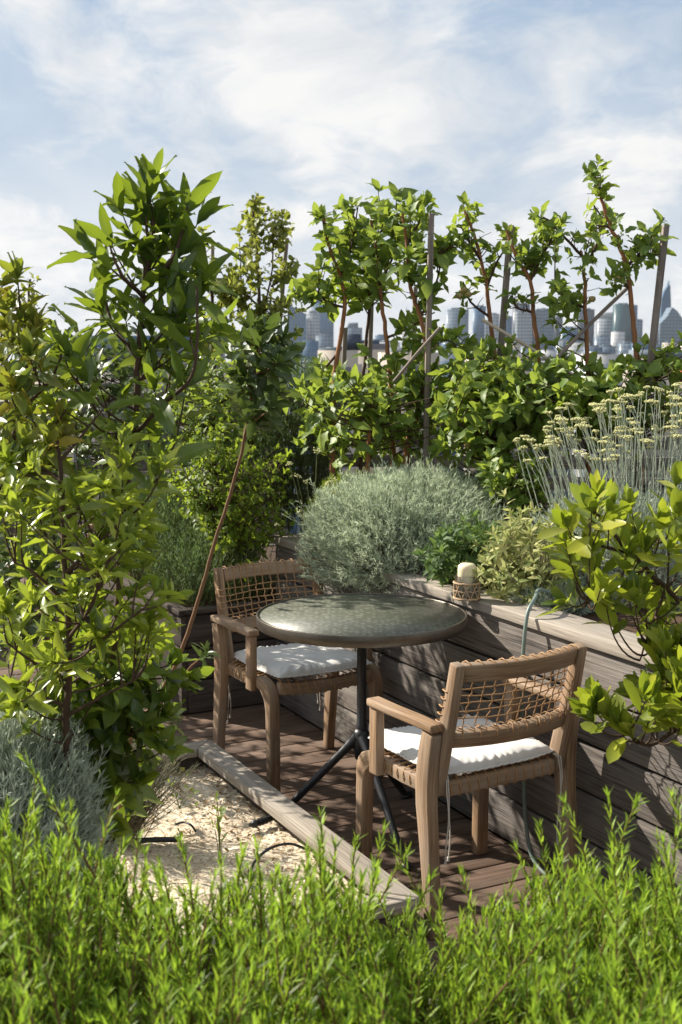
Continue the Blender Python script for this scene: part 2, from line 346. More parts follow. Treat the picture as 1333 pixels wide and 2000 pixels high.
# glass table top: dimpled greenish glass
def tabletop_mat():
    m, t, out = newmat('dimpled_green_glass'); ob = coords(t, 'Object')
    v = t.nodes.new('ShaderNodeTexVoronoi'); v.inputs['Scale'].default_value = 52; v.inputs['Randomness'].default_value = .55
    wv = t.nodes.new('ShaderNodeVectorMath'); wv.operation = 'MULTIPLY_ADD'; nzz = t.nodes.new('ShaderNodeTexNoise'); nzz.inputs['Scale'].default_value = 14; t.links.new(ob, nzz.inputs[0])
    t.links.new(nzz.outputs[1], wv.inputs[0]); wv.inputs[1].default_value = (.02, .02, 0); t.links.new(ob, wv.inputs[2]); t.links.new(wv.outputs[0], v.inputs[0])
    f = ramp(t, v.outputs[0], [(.12, (1,)*3), (.55, (0,)*3)])
    nz = noise(t, ob, 5, 5, .6)
    c = mix(t, mth(t, 'MULTIPLY', f, .75), (.095, .10, .075), (.24, .25, .195)); c = mix(t, mth(t, 'MULTIPLY', nz, .5), c, (.05, .048, .032))
    b = bsdf(t, c, mth(t, 'ADD', .30, mth(t, 'MULTIPLY', nz, .22)), .5, 0)
    bump(t, f, .12, .0015, b); t.links.new(b.outputs[0], out.inputs[0]); return m
M['tabletop'] = tabletop_mat()
M['rim'] = plain('tarnished_metal_band', (.15, .13, .105), .38, .5, .8, var=(.07, .058, .046), vs=22, bs=.1)
def glass_mat():
    m, t, out = newmat('clear_glass'); b = t.nodes.new('ShaderNodeBsdfGlossy'); b.inputs['Roughness'].default_value = .03
    tr = t.nodes.new('ShaderNodeBsdfTransparent'); fr = t.nodes.new('ShaderNodeFresnel'); fr.inputs[0].default_value = 1.5
    mx = t.nodes.new('ShaderNodeMixShader'); t.links.new(mth(t, 'ADD', mth(t, 'MULTIPLY', fr.outputs[0], .8), .03), mx.inputs[0]); t.links.new(tr.outputs[0], mx.inputs[1]); t.links.new(b.outputs[0], mx.inputs[2])
    t.links.new(mx.outputs[0], out.inputs[0]); return m
M['glass'] = glass_mat()
def mulch_mat():
    m, t, out = newmat('pale_wood_shavings'); ob = coords(t, 'Object')
    v = t.nodes.new('ShaderNodeTexVoronoi'); v.inputs['Scale'].default_value = 110
    t.links.new(mapping(t, ob, (1, 1.7, 1)), v.inputs[0])
    sp = t.nodes.new('ShaderNodeSeparateXYZ'); t.links.new(v.outputs[1], sp.inputs[0])
    c = ramp(t, sp.outputs[0], [(0, (.34, .26, .17)), (.3, (.60, .50, .36)), (1, (.80, .72, .58))])
    nz = noise(t, ob, 5, 4, .6); c = mix(t, mth(t, 'MULTIPLY', mth(t, 'SUBTRACT', nz, .5, clamp=True), 2.5, clamp=True), c, (.42, .31, .19))
    b = bsdf(t, c, .9, .2); bump(t, sp.outputs[0], .9, .006, b); t.links.new(b.outputs[0], out.inputs[0]); return m
M['mulch'] = mulch_mat()
M['shaving'] = leafmat('wood_shaving', [(.36, .26, .16), (.66, .56, .41), (.84, .77, .64)], .2, (.7, .55, .3), .8, .2, rib=0)

# ------------------------------------------------------------------ setting: ground, roof, deck
m = MB(); m.box((0, 2000, -30.5), (5200, 4600, 1)); struct(m.build('ground', plain('city_ground', (.16, .16, .15), .95, .1, var=(.10, .12, .09), vs=.01)))
m = MB(); m.box((0, 4.2, -.22), (15, 13, .3)); struct(m.build('roof_floor', M['roof']))
m = MB()
bw, gap = .128, .006
s_ = -5.2
while s_ < 5.4:
    t0 = -4.8
    while t0 < -.002:
        t1 = min(-.002, t0+rng.uniform(1.9, 3.2))
        if -.25-t1 > 0 and -.25-t1 < .5: t1 = -.002
        m.gbox(s_+gap/2, s_+bw-gap/2, t0+.002, t1, -.028, rng.uniform(-.0015, .0015), grain=1); t0 = t1
    s_ += bw
struct(m.build('deck', M['deck'], bevel=.003))

# ------------------------------------------------------------------ planters
def plank_planter(name, s0, s1, t0, t1, h, mat, capmat, label, faces, capw=.12, ph=.148, soil=.05, capz=.034, over=.014):
    c = G((s0+s1)/2, (t0+t1)/2, 0)
    root = empty(name, c, label, 'planter')
    pw = Sub(root); k = 0
    n = max(1, round(h/ph)); hh = h/n
    for i in range(n):
        z0, z1 = i*hh+.0045, (i+1)*hh-.0045; j = rng.uniform(-.002, .002)
        if 'l' in faces: pw.gbox(s0, s1, t0+j, t0+.028, z0, z1, 0)          # long side facing -t
        if 'n' in faces: pw.gbox(s1-.028, s1-j, t0+.03, t1-.03, z0, z1, 1)   # end facing +s
        if 'f' in faces: pw.gbox(s0+j, s0+.028, t0+.03, t1-.03, z0, z1, 1)
        if 'r' in faces: pw.gbox(s0, s1, t1-.028, t1-j, z0, z1, 0)
    pw.build('planks', mat, bevel=.003)
    cp_ = Sub(root)
    if 'l' in faces: cp_.gbox(s0-over, s1+over, t0-over, t0+capw-over, h, h+capz, 0)
    if 'r' in faces: cp_.gbox(s0-over, s1+over, t1-capw+over, t1+over, h, h+capz, 0)
    if 'n' in faces: cp_.gbox(s1-capw+over, s1+over, t0+capw-over+.002, t1-(capw-over+.002 if 'r' in faces else 0), h+.001, h+capz+.001, 1)
    if 'f' in faces: cp_.gbox(s0-over, s0+capw-over, t0+capw-over+.002, t1-(capw-over+.002 if 'r' in faces else 0), h+.001, h+capz+.001, 1)
    cp_.build('cap_board', capmat, bevel=.004)
    so = Sub(root); so.gbox(s0+.032, s1-.032, t0+.032, t1-.032, .01, h-soil); so.build('soil', M['soil'])
    return root
plank_planter('raised_planter', -.17, 4.4, 0.0, 2.6, .748, M['planter'], M['cap'], 'tall weathered grey plank planter running along the right of the deck behind the table', 'lfn', capw=.15, ph=.15, soil=.0, capz=.036)
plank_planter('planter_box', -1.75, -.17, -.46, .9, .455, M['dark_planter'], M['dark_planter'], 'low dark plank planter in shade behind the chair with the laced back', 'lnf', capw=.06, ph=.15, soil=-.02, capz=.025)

# low bed of wood shavings
root = empty('mulch_bed', G(1.56, -1.7, 0), 'low bed edged with pale boards and filled with wood shavings', 'garden bed')
b0, b1, bt0, bt1, bh = .80, 2.31, -2.9, -.70, .165
m = Sub(root)
for z0, z1 in ((.0, .08), (.084, bh)):
    m.gbox(b0+.012, b1-.012, bt1-.040, bt1-.012, z0, z1, 0)
    m.gbox(b0+.012, b0+.040, bt0, bt1-.041, z0, z1, 1); m.gbox(b1-.040, b1-.012, bt0, bt1-.041, z0, z1, 1)
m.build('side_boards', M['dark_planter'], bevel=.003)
def mitre(mb, sA, sB, tA, tB, w, z0, z1):
    pass
cw = .08
m = Sub(root)
def prism(mb, pts, z0, z1, grain):
    P = [G(a, b, z0) for a, b in pts]+[G(a, b, z1) for a, b in pts]
    f = [[3, 2, 1, 0], [4, 5, 6, 7], [0, 1, 5, 4], [1, 2, 6, 5], [2, 3, 7, 6], [3, 0, 4, 7]]
    q = [(a, b, z0) for a, b in pts]+[(a, b, z1) for a, b in pts]; off = rng.uniform(0, 9, 2)
    uv = [[q[i][grain]+off[0], q[i][1-grain]+q[i][2]+off[1]] for fc in f for i in fc]
    mb.add(np.array(P), f, uv)
prism(m, [(b0, bt1-.001), (b0+cw, bt1-cw), (b1-cw, bt1-cw), (b1, bt1-.001)], bh, bh+.035, 0)
prism(m, [(b0-.002, bt1-.004), (b0-.002, bt0), (b0+cw-.002, bt0), (b0+cw-.002, bt1-cw-.002)], bh, bh+.034, 1)
prism(m, [(b1+.002, bt1-.004), (b1-cw+.002, bt1-cw-.002), (b1-cw+.002, bt0), (b1+.002, bt0)], bh, bh+.034, 1)
m.build('edge_board', M['cap'], bevel=.004)
m = Sub(root)
ns, nt_ = 90, 120
ss = np.linspace(b0+.035, b1-.04, ns); tt = np.linspace(bt0, bt1-.041, nt_)
gx, gy = np.meshgrid(ss, tt, indexing='ij')
def lump(a, b): return .014*np.sin(a*7+1.3*np.sin(b*5))*np.cos(b*6.1+.7)+.007*np.sin(a*19+b*13)+.005*np.sin(b*31-a*17)
edge = np.minimum(1, (bt1-.04-gy)/.12)
zz = .118+lump(gx, gy)*edge+rng.normal(0, .0022, gx.shape)-.03*np.exp(-((b1-gx)/.25)**2)*(gy < -1.2)
p = O2+gx[..., None]*E1+gy[..., None]*E2
v = np.concatenate([p, zz[..., None]], -1).reshape(-1, 3)
i = np.arange(ns-1)[:, None]*nt_+np.arange(nt_-1)[None]; f = np.stack([i, i+nt_, i+nt_+1, i+1], -1).reshape(-1, 4)
m.add(v, f); m.build('mulch', M['mulch'], smooth=True)
m = Sub(root); n = 10000
a = rng.uniform(b0+.05, b1-.06, n); b = bt1-.05-np.abs(rng.uniform(0, 1.5, n)); 
z = .122+lump(a, b)*np.minimum(1, (bt1-.04-b)/.12); th = rng.uniform(0, 2*pi, n)
pp = O2+a[:, None]*E1+b[:, None]*E2
d = np.stack([np.cos(th), np.sin(th), rng.normal(0, .35, n)], -1); up = np.stack([rng.normal(0, .5, n), rng.normal(0, .5, n), np.ones(n)], -1)
m.leaves(T_NEEDLE, np.concatenate([pp, z[:, None]], 1), d, up, rng.uniform(.006, .017, n), rng.uniform(.2, .5, n), rng.uniform(-.6, .6, n), 0)
tag(m.build('shavings', M['shaving']), kind='stuff')

m = Sub(root); n = 420; a = rng.uniform(b0+.05, b1-.06, n); b = bt1-.045-np.abs(rng.uniform(0, 1.3, n))*np.where(rng.random(n) < .45, .15, 1)
z = .128+lump(a, b)*np.minimum(1, (bt1-.04-b)/.12); th = rng.uniform(0, 2*pi, n); pp = O2+a[:, None]*E1+b[:, None]*E2
d = np.stack([np.cos(th), np.sin(th), rng.normal(0, .2, n)], -1); up = np.stack([rng.normal(0, .35, n), rng.normal(0, .35, n), np.ones(n)], -1)
m.leaves(T_SMALL, np.concatenate([pp, z[:, None]], 1), d, up, rng.uniform(.010, .032, n), rng.uniform(.12, .5, n), rng.uniform(-.5, .7, n), .3)
tag(m.build('leaf_litter', leafmat('dead_brown_leaf', [(.09, .05, .025), (.20, .12, .06), (.30, .20, .10)], .1, (.3, .18, .08), .7, .2)), kind='stuff')
# ------------------------------------------------------------------ chairs
def bez(p0, p1, p2, n=8):
    t = np.linspace(0, 1, n)[:, None]; return (1-t)**2*np.asarray(p0)+2*t*(1-t)*np.asarray(p1)+t*t*np.asarray(p2)
def make_chair(label):
    root = empty('armchair', (0, 0, 0), label, 'chair', 'laced wooden armchairs on the deck')
    T = M['teak']
    for sx in (1, -1):
        x = sx*.222
        pth = np.vstack([[[x, .198, 0], [x, .196, .2], [x, .192, .33]], bez((x, .190, .35), (x, .186, .415), (x, .10, .418), 7)])
        wz = np.array([.036, .038, .04]+[.046, .05, .054, .056, .05, .044, .04])
        m = MB(); m.rsweep(pth, .042, wz, (1, 0, 0)); m.build('leg', T, root, bevel=.005)
        xr = sx*.250
        pth = np.array([[xr, -.208, 0], [xr, -.200, .12], [xr, -.186, .26], [xr, -.172, .37], [xr, -.170, .44], [xr, -.180, .52], [xr, -.195, .585]])
        m = MB(); m.rsweep(pth, .036, np.array([.034, .042, .052, .062, .064, .058, .05]), (1, 0, 0)); m.build('leg', T, root, bevel=.005)
        m = MB(); m.rsweep([[x, .10, .415], [x, -.03, .408], [x, -.16, .412]], .03, .042, (1, 0, 0)); m.build('side_rail', T, root, bevel=.004)
        xa = sx*.250
        m = MB(); m.rsweep([[xa, .108, .600], [xa, .0, .599], [xa, -.13, .601], [xa, -.222, .600]], .046, .024, (1, 0, 0)); m.build('armrest', T, root, bevel=.006)
        m = MB(); m.rsweep([[xa, .083, .385], [xa, .083, .48], [xa, .084, .588]], .028, np.array([.046, .042, .042]), (1, 0, 0)); m.build('arm_post', T, root, bevel=.004)
        xs = sx*.216
        m = MB(); m.rsweep([[xs, -.165, .40], [xs, -.196, .52], [xs, -.235, .66], [xs, -.262, .785]], .030, np.array([.05, .046, .04, .034]), (1, 0, 0)); m.build('back_post', T, root, bevel=.004)
    us = np.linspace(-.2, .2, 11)
    def bow(u): return -.040*(1-(u/.2)**2)
    m = MB(); m.rsweep([[u, -.252+bow(u), .757] for u in us], .052, .026, (0, -.25, .97)); m.build('top_rail', T, root, bevel=.005)
    m = MB(); m.rsweep([[u, -.204+bow(u), .560] for u in us], .046, .030, (0, -.25, .97)); m.build('lower_rail', T, root, bevel=.005)
    m = MB(); m.rsweep([[u, .188+.012*(1-(u/.2)**2), .408-.010*(1-(u/.2)**2)] for u in us], .034, .046, (0, 1, 0)); m.build('front_rail', T, root, bevel=.008)
    m = MB(); m.rsweep([[u, -.172, .408] for u in us], .034, .046, (0, 1, 0)); m.build('rear_rail', T, root, bevel=.008)
    # laced back
    m = MB(); r = .0021
    n = 12
    for k in range(n):
        u = -.187+k*.374/(n-1); bo = bow(u); j = rng.uniform(-.002, .002)
        pts = [[u, -.216+bo, .572], [u, -.222+bo, .588], [u, -.206+bo+.02, .590]]
        pts = [[u+.012, -.222+bo, .57], [u+.012, -.226+bo, .589], [u+.004, -.20+bo, .594], [u-.002, -.186+bo, .586],[u, -.190+bo, .598]]
        for q in range(1, 8):
            f = q/8; pts.append([u+j*sin(q*2.1+k)+.0025*(-1)**q, -.190+bo-.043*f+.002*(-1)**(q+k), .598+f*.125])
        pts += [[u, -.233+bo, .728], [u, -.236+bo, .757], [u, -.240+bo, .783], [u+.002, -.252+bo, .789], [u+.004, -.268+bo, .784], [u+.0045, -.2705+bo, .778]]
        m.tube(pts, r, 5)
    for k in range(5):
        f = (k+.6)/5.4; z = .598+f*.125; v0 = -.190-.043*f
        pts = [[-.206, v0-.03, z], [-.226, v0-.02, z+.002], [-.233, v0-.004, z], [-.226, v0+.018, z]]
        for q in range(25):
            u = -.205+q*.41/24; w = sin(pi*q/24)
            pts.append([u, v0+bow(u)*1.0*w**.3+.0015*(-1)**(q//2+k), z+.0022*sin(u*23+k*2.2)])
        pts += [[.226, v0+.018, z], [.233, v0-.004, z], [.226, v0-.02, z+.002], [.206, v0-.03, z]]
        m.tube(pts, r, 5)
    for k in range(8):     # loops round the lower rail
        u = -.175+k*.05; bo = bow(u)
        an = np.linspace(-.3, pi*1.03, 9); m.tube([[u+.006*sin(a), -.206+bo+.019*cos(a), .562+.029*sin(a)-.25*.02*cos(a)] for a in an], r, 5)
    m.build('back_lacing', M['cord'], root, smooth=True)
    m = MB()
    for k in range(12):
        u = -.182+k*.364/11; dz = -.010*(1-(u/.2)**2); dv = .012*(1-(u/.2)**2)
        an = np.linspace(0, 2*pi, 15); m.tube([[u+.004*sin(a)+.006*cos(a*.5), .188+dv+.0205*cos(a), .408+dz+.0275*sin(a)] for a in an], .0024, 5)
        m.tube([[u-.004*sin(a), -.172+.0205*cos(a), .408+.0275*sin(a)] for a in an], .0024, 5)
        m.tube([[u, .188+dv, .437+dz], [u+rng.normal(0, .002), .06, .430], [u, -.07, .430], [u, -.172, .437]], .0024, 5)
    for k in range(8):
        v0 = -.135+k*.032; an = np.linspace(0, 2*pi, 13)
        for sx in (-1, 1): m.tube([[sx*.222+.018*cos(a), v0+.004*sin(a), .411+.0245*sin(a)] for a in an], .0018, 5)
        m.tube([[-.222, v0, .438], [-.08, v0+.002, .434], [.08, v0-.002, .434], [.222, v0, .438]], .0024, 5)
    m.build('seat_lacing', M['cord'], root, smooth=True)
    return root
def copy_tree(o, parent=None):
    c = o.copy(); col.objects.link(c)
    if parent is not None: c.parent = parent
    for ch in [x for x in bpy.data.objects if x.parent == o]: copy_tree(ch, c)
    return c
TH = R(31.1)
chair = make_chair('nearer wooden armchair seen from behind with laced cord back, beside the plank planter')
chair.location = (.362, 3.586, 0); chair.rotation_euler = (0, 0, TH)
c2 = copy_tree(chair); c2.location = (-.157, 4.646, 0); c2.rotation_euler = (0, 0, TH+pi)
c2['label'] = 'farther wooden armchair facing the camera from behind the round table'
c3 = copy_tree(chair); c3.location = (-1.52, 6.95, 0); c3.rotation_euler = (0, 0, R(118))
c3['label'] = 'distant armchair on the back of the deck, mostly hidden behind yellow-green leaves'

def make_cushion(label, seed, mark):
    rg = np.random.default_rng(seed)
    root = empty('seat_cushion', (0, 0, 0), label, 'cushion', 'white seat cushions')
    n = 56; a = np.linspace(-1, 1, n); x, y = np.meshgrid(a, a, indexing='ij')
    hx, hy = .203, .198
    prof = (1-np.abs(x)**6)*(1-np.abs(y)**6)
    e = np.maximum(np.abs(x), np.abs(y)); ang = np.arctan2(y, x)
    ruf = np.sin(ang*44+2*np.sin(ang*9))*np.clip((e-.72)/.2, 0, 1)*np.clip((1.0-e)/.08, 0, 1)
    rim = 1-.05*np.clip(e-.9, 0, 1)*10*np.abs(np.sin(ang*2))**8*0
    wob = 1+.012*np.sin(ang*7+seed)
    top = .004+.030*np.clip(prof, 0, 1)**.42+.0042*ruf*(1+.6*np.sin(ang*5+seed))+.0022*np.sin(x*11+3*y+seed)*np.sin(y*9-2*x)*prof+.003*np.sin(x*5+seed)*np.cos(y*4)*prof
    X = x*hx*wob*(1-.035*(np.abs(y)**2)*(np.abs(x) > .0)); Y = y*hy*wob*(1-.035*np.abs(x)**2)
    base = .442+.006*np.abs(x)**2+.004*np.abs(y)**3
    vt = np.stack([X, Y+.012, base+top], -1).reshape(-1, 3); vb = np.stack([X, Y+.012, base-.002-.002*prof], -1).reshape(-1, 3)
    i = np.arange(n-1)[:, None]*n+np.arange(n-1)[None]; f = np.stack([i, i+n, i+n+1, i+1], -1).reshape(-1, 4)
    m = MB(); m.add(np.vstack([vt, vb]), np.vstack([f, f[:, ::-1]+n*n]))
    ring = [k for k in range(n)]+[k*n+n-1 for k in range(1, n)]+[(n-1)*n+k for k in range(n-2, -1, -1)]+[k*n for k in range(n-2, 0, -1)]
    q = [[ring[k], ring[(k+1) % len(ring)], ring[(k+1) % len(ring)]+n*n, ring[k]+n*n] for k in range(len(ring))]
    m.f.append(np.array(q)); m.uv.append(np.zeros((len(q)*4, 2)))
    m.build('pad', M['cushion'], root, smooth=True)
    m = MB(); rv = (vt[ring]+vb[ring])/2; rv = np.vstack([rv, rv[:1]]); c = rv.mean(0); out = rv+nrm(rv-c)*.003
    out[:, 2] += .0012*np.sin(np.arange(len(out))*1.9); m.tube(out, .0032, 6); m.build('piping', M['cushion'], root, smooth=True)
    for sx in (-1, 1):
        m = MB()
        for q in range(2):
            ox = sx*(.198+q*.007); L_ = .19+.05*rg.random()
            pts = [[ox*.96, -.186, .448], [ox, -.200-q*.003, .440], [ox+sx*.002, -.206, .41]]
            for k in range(1, 8): pts.append([ox+sx*.004*sin(k*.9+q*2), -.208-.003*sin(k*.7+q), .41-L_*k/7])
            m.tube(pts, .0021, 5)
            m.tube([np.array(pts[-1])+[0, 0, .006], np.array(pts[-1])-[0, 0, .006]], .0038, 5)
        m.build('tie_cord', M['tie'], root, smooth=True)
    if mark:
        m = MB()
        for k in range(9):
            u = -.165+k*.0052; v0 = .168-k*.0004
            for _ in range(1): m.box((u, v0, .4745), (.0016, .0075 if k % 3 else .0045, .0006))
        m.build('embroidered_mark', M['ink'], root)
    return root
q1 = make_cushion('white cushion with hanging tie cords on the nearer armchair', 3, True); q1.location = chair.location; q1.rotation_euler = chair.rotation_euler
q2 = make_cushion('white cushion on the farther armchair, striped by the shadow of the chair back', 8, False); q2.location = c2.location; q2.rotation_euler = c2.rotation_euler
q3 = make_cushion('white cushion on the distant armchair behind the leaves', 5, False); q3.location = c3.location; q3.rotation_euler = c3.rotation_euler

# ------------------------------------------------------------------ table
tx, ty, tr = .07, 4.102, .352
root = empty('bistro_table', (tx, ty, 0), 'round table with dimpled green glass top and black three-legged base', 'table')
m = Sub(root); m.lathe([(0, .728), (tr-.006, .728), (tr-.006, .741), (0, .741)], (tx, ty, 0), 72); m.build('table_top', M['tabletop'])
m = Sub(root); m.lathe([(tr-.02, .7085), (tr+.001, .7085), (tr+.002, .7095), (tr+.002, .744), (tr+.001, .745), (tr-.005, .745), (tr-.006, .7415)], (tx, ty, 0), 96); m.build('rim_band', M['rim'], smooth=False)
m = Sub(root); m.lathe([(0, .7265), (tr-.02, .7265), (tr-.02, .712), (0, .712)], (tx, ty, 0), 48); m.build('underside', M['black'])
m = Sub(root); m.lathe([(.0, .30), (.019, .30), (.0195, .36), (.0165, .365), (.0165, .69), (.05, .70), (.05, .712), (0, .712)], (tx, ty, 0), 24); m.build('pole', M['black'], smooth=True)
m = Sub(root); m.lathe([(0, .235), (.022, .24), (.028, .27), (.028, .33), (.02, .345), (0, .345)], (tx, ty, 0), 24); m.build('hub', M['black'], smooth=True)
for fx, fy in ((-.235, 4.10), (.200, 3.763), (.235, 4.37)):
    f = np.array([fx, fy, .012]); c = np.array([tx, ty, .315]); d = nrm(f-c); d2 = nrm([fx-tx, fy-ty, 0])
    m = Sub(root); c0 = c+d2*.015; m.tube([c0, c0+(f-c0)*.12, c0+(f-c0)*.5, f-d*.03, f+[0, 0, .004]], [.022, .0145, .0135, .012, .011], 12)
    leg = m.build('leg', M['black'], smooth=True)
    m = MB(); an = np.linspace(0, 2*pi, 17)[:-1]
    prof = [(0, .019), (.012, .018), (.021, .012), (.023, .005), (.021, .0), (0, .0)]
    mm = MB(); mm.lathe(prof, (0, 0, 0), 18)
    v = mm.v[0].copy(); v = np.stack([v[:, 0]*1.35*d2[0]-v[:, 1]*.85*d2[1], v[:, 0]*1.35*d2[1]+v[:, 1]*.85*d2[0], v[:, 2]], -1)+[fx+d2[0]*.012, fy+d2[1]*.012, .002]
    m.add(v, mm.f[0]); fo = m.build('foot', M['black'], smooth=True); fo.parent = leg

# ------------------------------------------------------------------ candle in its holder, hose, pipes
cpos = np.array([.425, 4.135, .785])
root = empty('candle_holder', cpos, 'clear glass candle jar wrapped in woven straw net on the planter edge', 'candle holder')
m = Sub(root); m.lathe([(0, .0), (.038, .0), (.041, .01), (.041, .082), (.039, .083), (.038, .081), (.038, .012), (0, .010)], cpos, 32); m.build('glass_jar', M['glass'], smooth=True)
m = Sub(root)
for k in range(9):
    for sg in (-1, 1):
        m.tube([cpos+[.0438*cos(a+sg*.55*f), .0438*sin(a+sg*.55*f), .006+.052*f] for f in np.linspace(0, 1, 7) for a in [k*2*pi/9]], .0019, 5)
for z in (.006, .058): m.tube([cpos+[.0442*cos(a), .0442*sin(a), z+.001*sin(a*9)] for a in np.linspace(0, 2*pi, 33)], .0036, 6)
m.tube([cpos+[.0436*cos(a), .0436*sin(a), .032+.002*sin(a*7)] for a in np.linspace(0, 2*pi, 33)], .0018, 5)
m.build('straw_net', M['rope'], smooth=True)
root = empty('candle', cpos+[0, 0, .011], 'thick cream pillar candle standing inside the glass jar', 'candle')
m = Sub(root); m.lathe([(0, .011), (.031, .011), (.0315, .105), (.030, .115), (.022, .122), (.008, .1245), (0, .125)], cpos, 32); wx = m.build('wax', M['candle'], smooth=True)
m = Sub(root); m.tube([cpos+[0, 0, .122], cpos+[.001, 0, .129], cpos+[.003, .001, .133]], .0012, 5); m.build('wick', M['wick'])

m = MB(); hp = [at(1125, 1120, 4.25), at(1108, 1165, 4.1), G(1.72, .10, .845), G(1.80, .02, .84), G(1.83, -.03, .80), G(1.84, -.05, .70), G(1.84, -.055, .55), G(1.85, -.05, .35), G(1.88, -.055, .12), G(1.96, -.06, .018), G(2.2, -.05, .014)]
def smooth_path(p, k=8):
    p = np.asarray(p, float); P = np.vstack([2*p[0]-p[1], p, 2*p[-1]-p[-2]]); out = []
    for i in range(1, len(P)-2):
        t = np.linspace(0, 1, k, endpoint=False)[:, None]
        out.append(.5*((2*P[i])+(-P[i-1]+P[i+1])*t+(2*P[i-1]-5*P[i]+4*P[i+1]-P[i+2])*t**2+(-P[i-1]+3*P[i]-3*P[i+1]+P[i+2])*t**3))
    return np.vstack(out+[p[-1:]])
m.tube(smooth_path(hp), .0062, 10); tag(m.build('garden_hose', M['hose'], smooth=True), 'thin grey-green garden hose hanging over the planter edge behind the nearer armchair', 'hose')
def Zp(px, py, z):
    v = -(py-1000)/F_PX; x = (px-666.5)/F_PX; r = np.array([x, CP+v*SP, -SP+v*CP]); t = (z-CAM_H)/r[2]; return np.array([r[0]*t, r[1]*t, z])
m = MB(); a, b = Zp(488, 1612, .142), Zp(530, 1598, .146); d = b-a
m.tube([a, a+d*.12, a+d*.13, a+d*.3, a+d*.31, a+d*1.0], [.006, .007, .012, .012, .010, .010], 12)
for f in (.42, .56, .70): m.tube([a+d*f, a+d*(f+.06)], .0125, 12)
tag(m.build('pipe_fitting', M['pipe'], smooth=False), 'short ribbed black irrigation fitting lying on shavings beside the edge board', 'pipe fitting')
m = MB(); m.tube(smooth_path([Zp(485, 1715, .13), Zp(500, 1680, .16), Zp(530, 1656, .178), Zp(565, 1648, .175), Zp(592, 1656, .15), Zp(605, 1662, .13)]), .0042, 8)
tag(m.build('drip_line', M['pipe'], smooth=True), 'thin black drip line arching out of the shavings near the edge board', 'irrigation pipe')
m = MB(); m.tube(smooth_path([Zp(343, 1610, .145), Zp(360, 1606, .152), Zp(374, 1612, .15), Zp(383, 1624, .125)]), .0036, 8)
tag(m.build('drip_line', M['pipe'], smooth=True), 'smallest curl of black drip line in the middle of the shavings', 'irrigation pipe')
m = MB(); m.tube(smooth_path([Zp(220, 1646, .128), Zp(270, 1642, .132), Zp(310, 1640, .134), Zp(348, 1640, .126)]), .0085, 10)
tag(m.build('drip_line', M['pipe'], smooth=True), 'thick straight black pipe half buried beside the grey lavender', 'irrigation pipe')

# right-hand low frame with logs
root = empty('wooden_frame', G(3.06, -.42, 0), 'low frame of pale boards against the planter at the right edge', 'frame')
m = Sub(root); m.gbox(2.66, 2.75, -.62, -.02, .135, .17, 1); m.gbox(2.76, 3.6, -.62, -.53, .133, .168, 0); m.build('top_board', M['cap'], bevel=.004)
m = Sub(root); m.gbox(2.67, 2.70, -.60, -.03, 0, .134, 1); m.gbox(2.701, 3.6, -.60, -.57, 0, .132, 0); m.build('side_board', M['cap'], bevel=.004)
for i, (s0, t0, s1, t1, r, lab) in enumerate([(2.86, -.30, 3.2, -.14, .026, 'pale peeled log lying highest in the low frame'), (2.98, -.45, 3.3, -.25, .024, 'thinner peeled log lying nearer the front of the low frame')]):
    m = MB(); m.tube(smooth_path([G(s0, t0, .16), G((s0+s1)/2, (t0+t1)/2+.01, .155), G(s1, t1, .15)]), r, 12); tag(m.build('log', M['bamboo'], smooth=False), lab, 'log')

exec_parts = True
# ------------------------------------------------------------------ plants
def inpoly(p, poly):
    x, y = p[:, 0], p[:, 1]; r = np.zeros(len(p), bool); n = len(poly)
    for i in range(n):
        x1, y1 = poly[i]; x2, y2 = poly[(i+1) % n]
        c = ((y1 > y) != (y2 > y)) & (x < (x2-x1)*(y-y1)/((y2-y1) or 1e-9)+x1); r ^= c
    return r
def sample_poly(poly, n, d0, thick, rg=None):
    """n points filling the volume whose outline is poly (photo pixels) at depth d0 +- thick"""
    rg = rg or rng; P = np.array(poly, float); lo, hi = P.min(0), P.max(0); out = []
    while len(out) < n:
        q = rg.uniform(lo, hi, (n*2, 2)); q = q[inpoly(q, poly)]; out += list(q)
    return np.array([at(a, b, d0+rg.uniform(-thick, thick)) for a, b in out[:n]])
def densify(p, step=.03):
    p = np.asarray(p, float); out = [p[0]]
    for a, b in zip(p[:-1], p[1:]):
        k = max(1, int(np.linalg.norm(b-a)/step))
        for i in range(1, k+1): out.append(a+(b-a)*i/k)
    return np.array(out)
def pxline(pts, d):
    """pts: (px, py) or (px, py, depth)"""
    return np.array([at(p[0], p[1], p[2] if len(p) > 2 else d) for p in pts])
def perp(t, rg, n):
    r = rg.normal(0, 1, (n, 3)); r -= t*(r*t).sum(-1, keepdims=True); return nrm(r)
GA = 2.39996
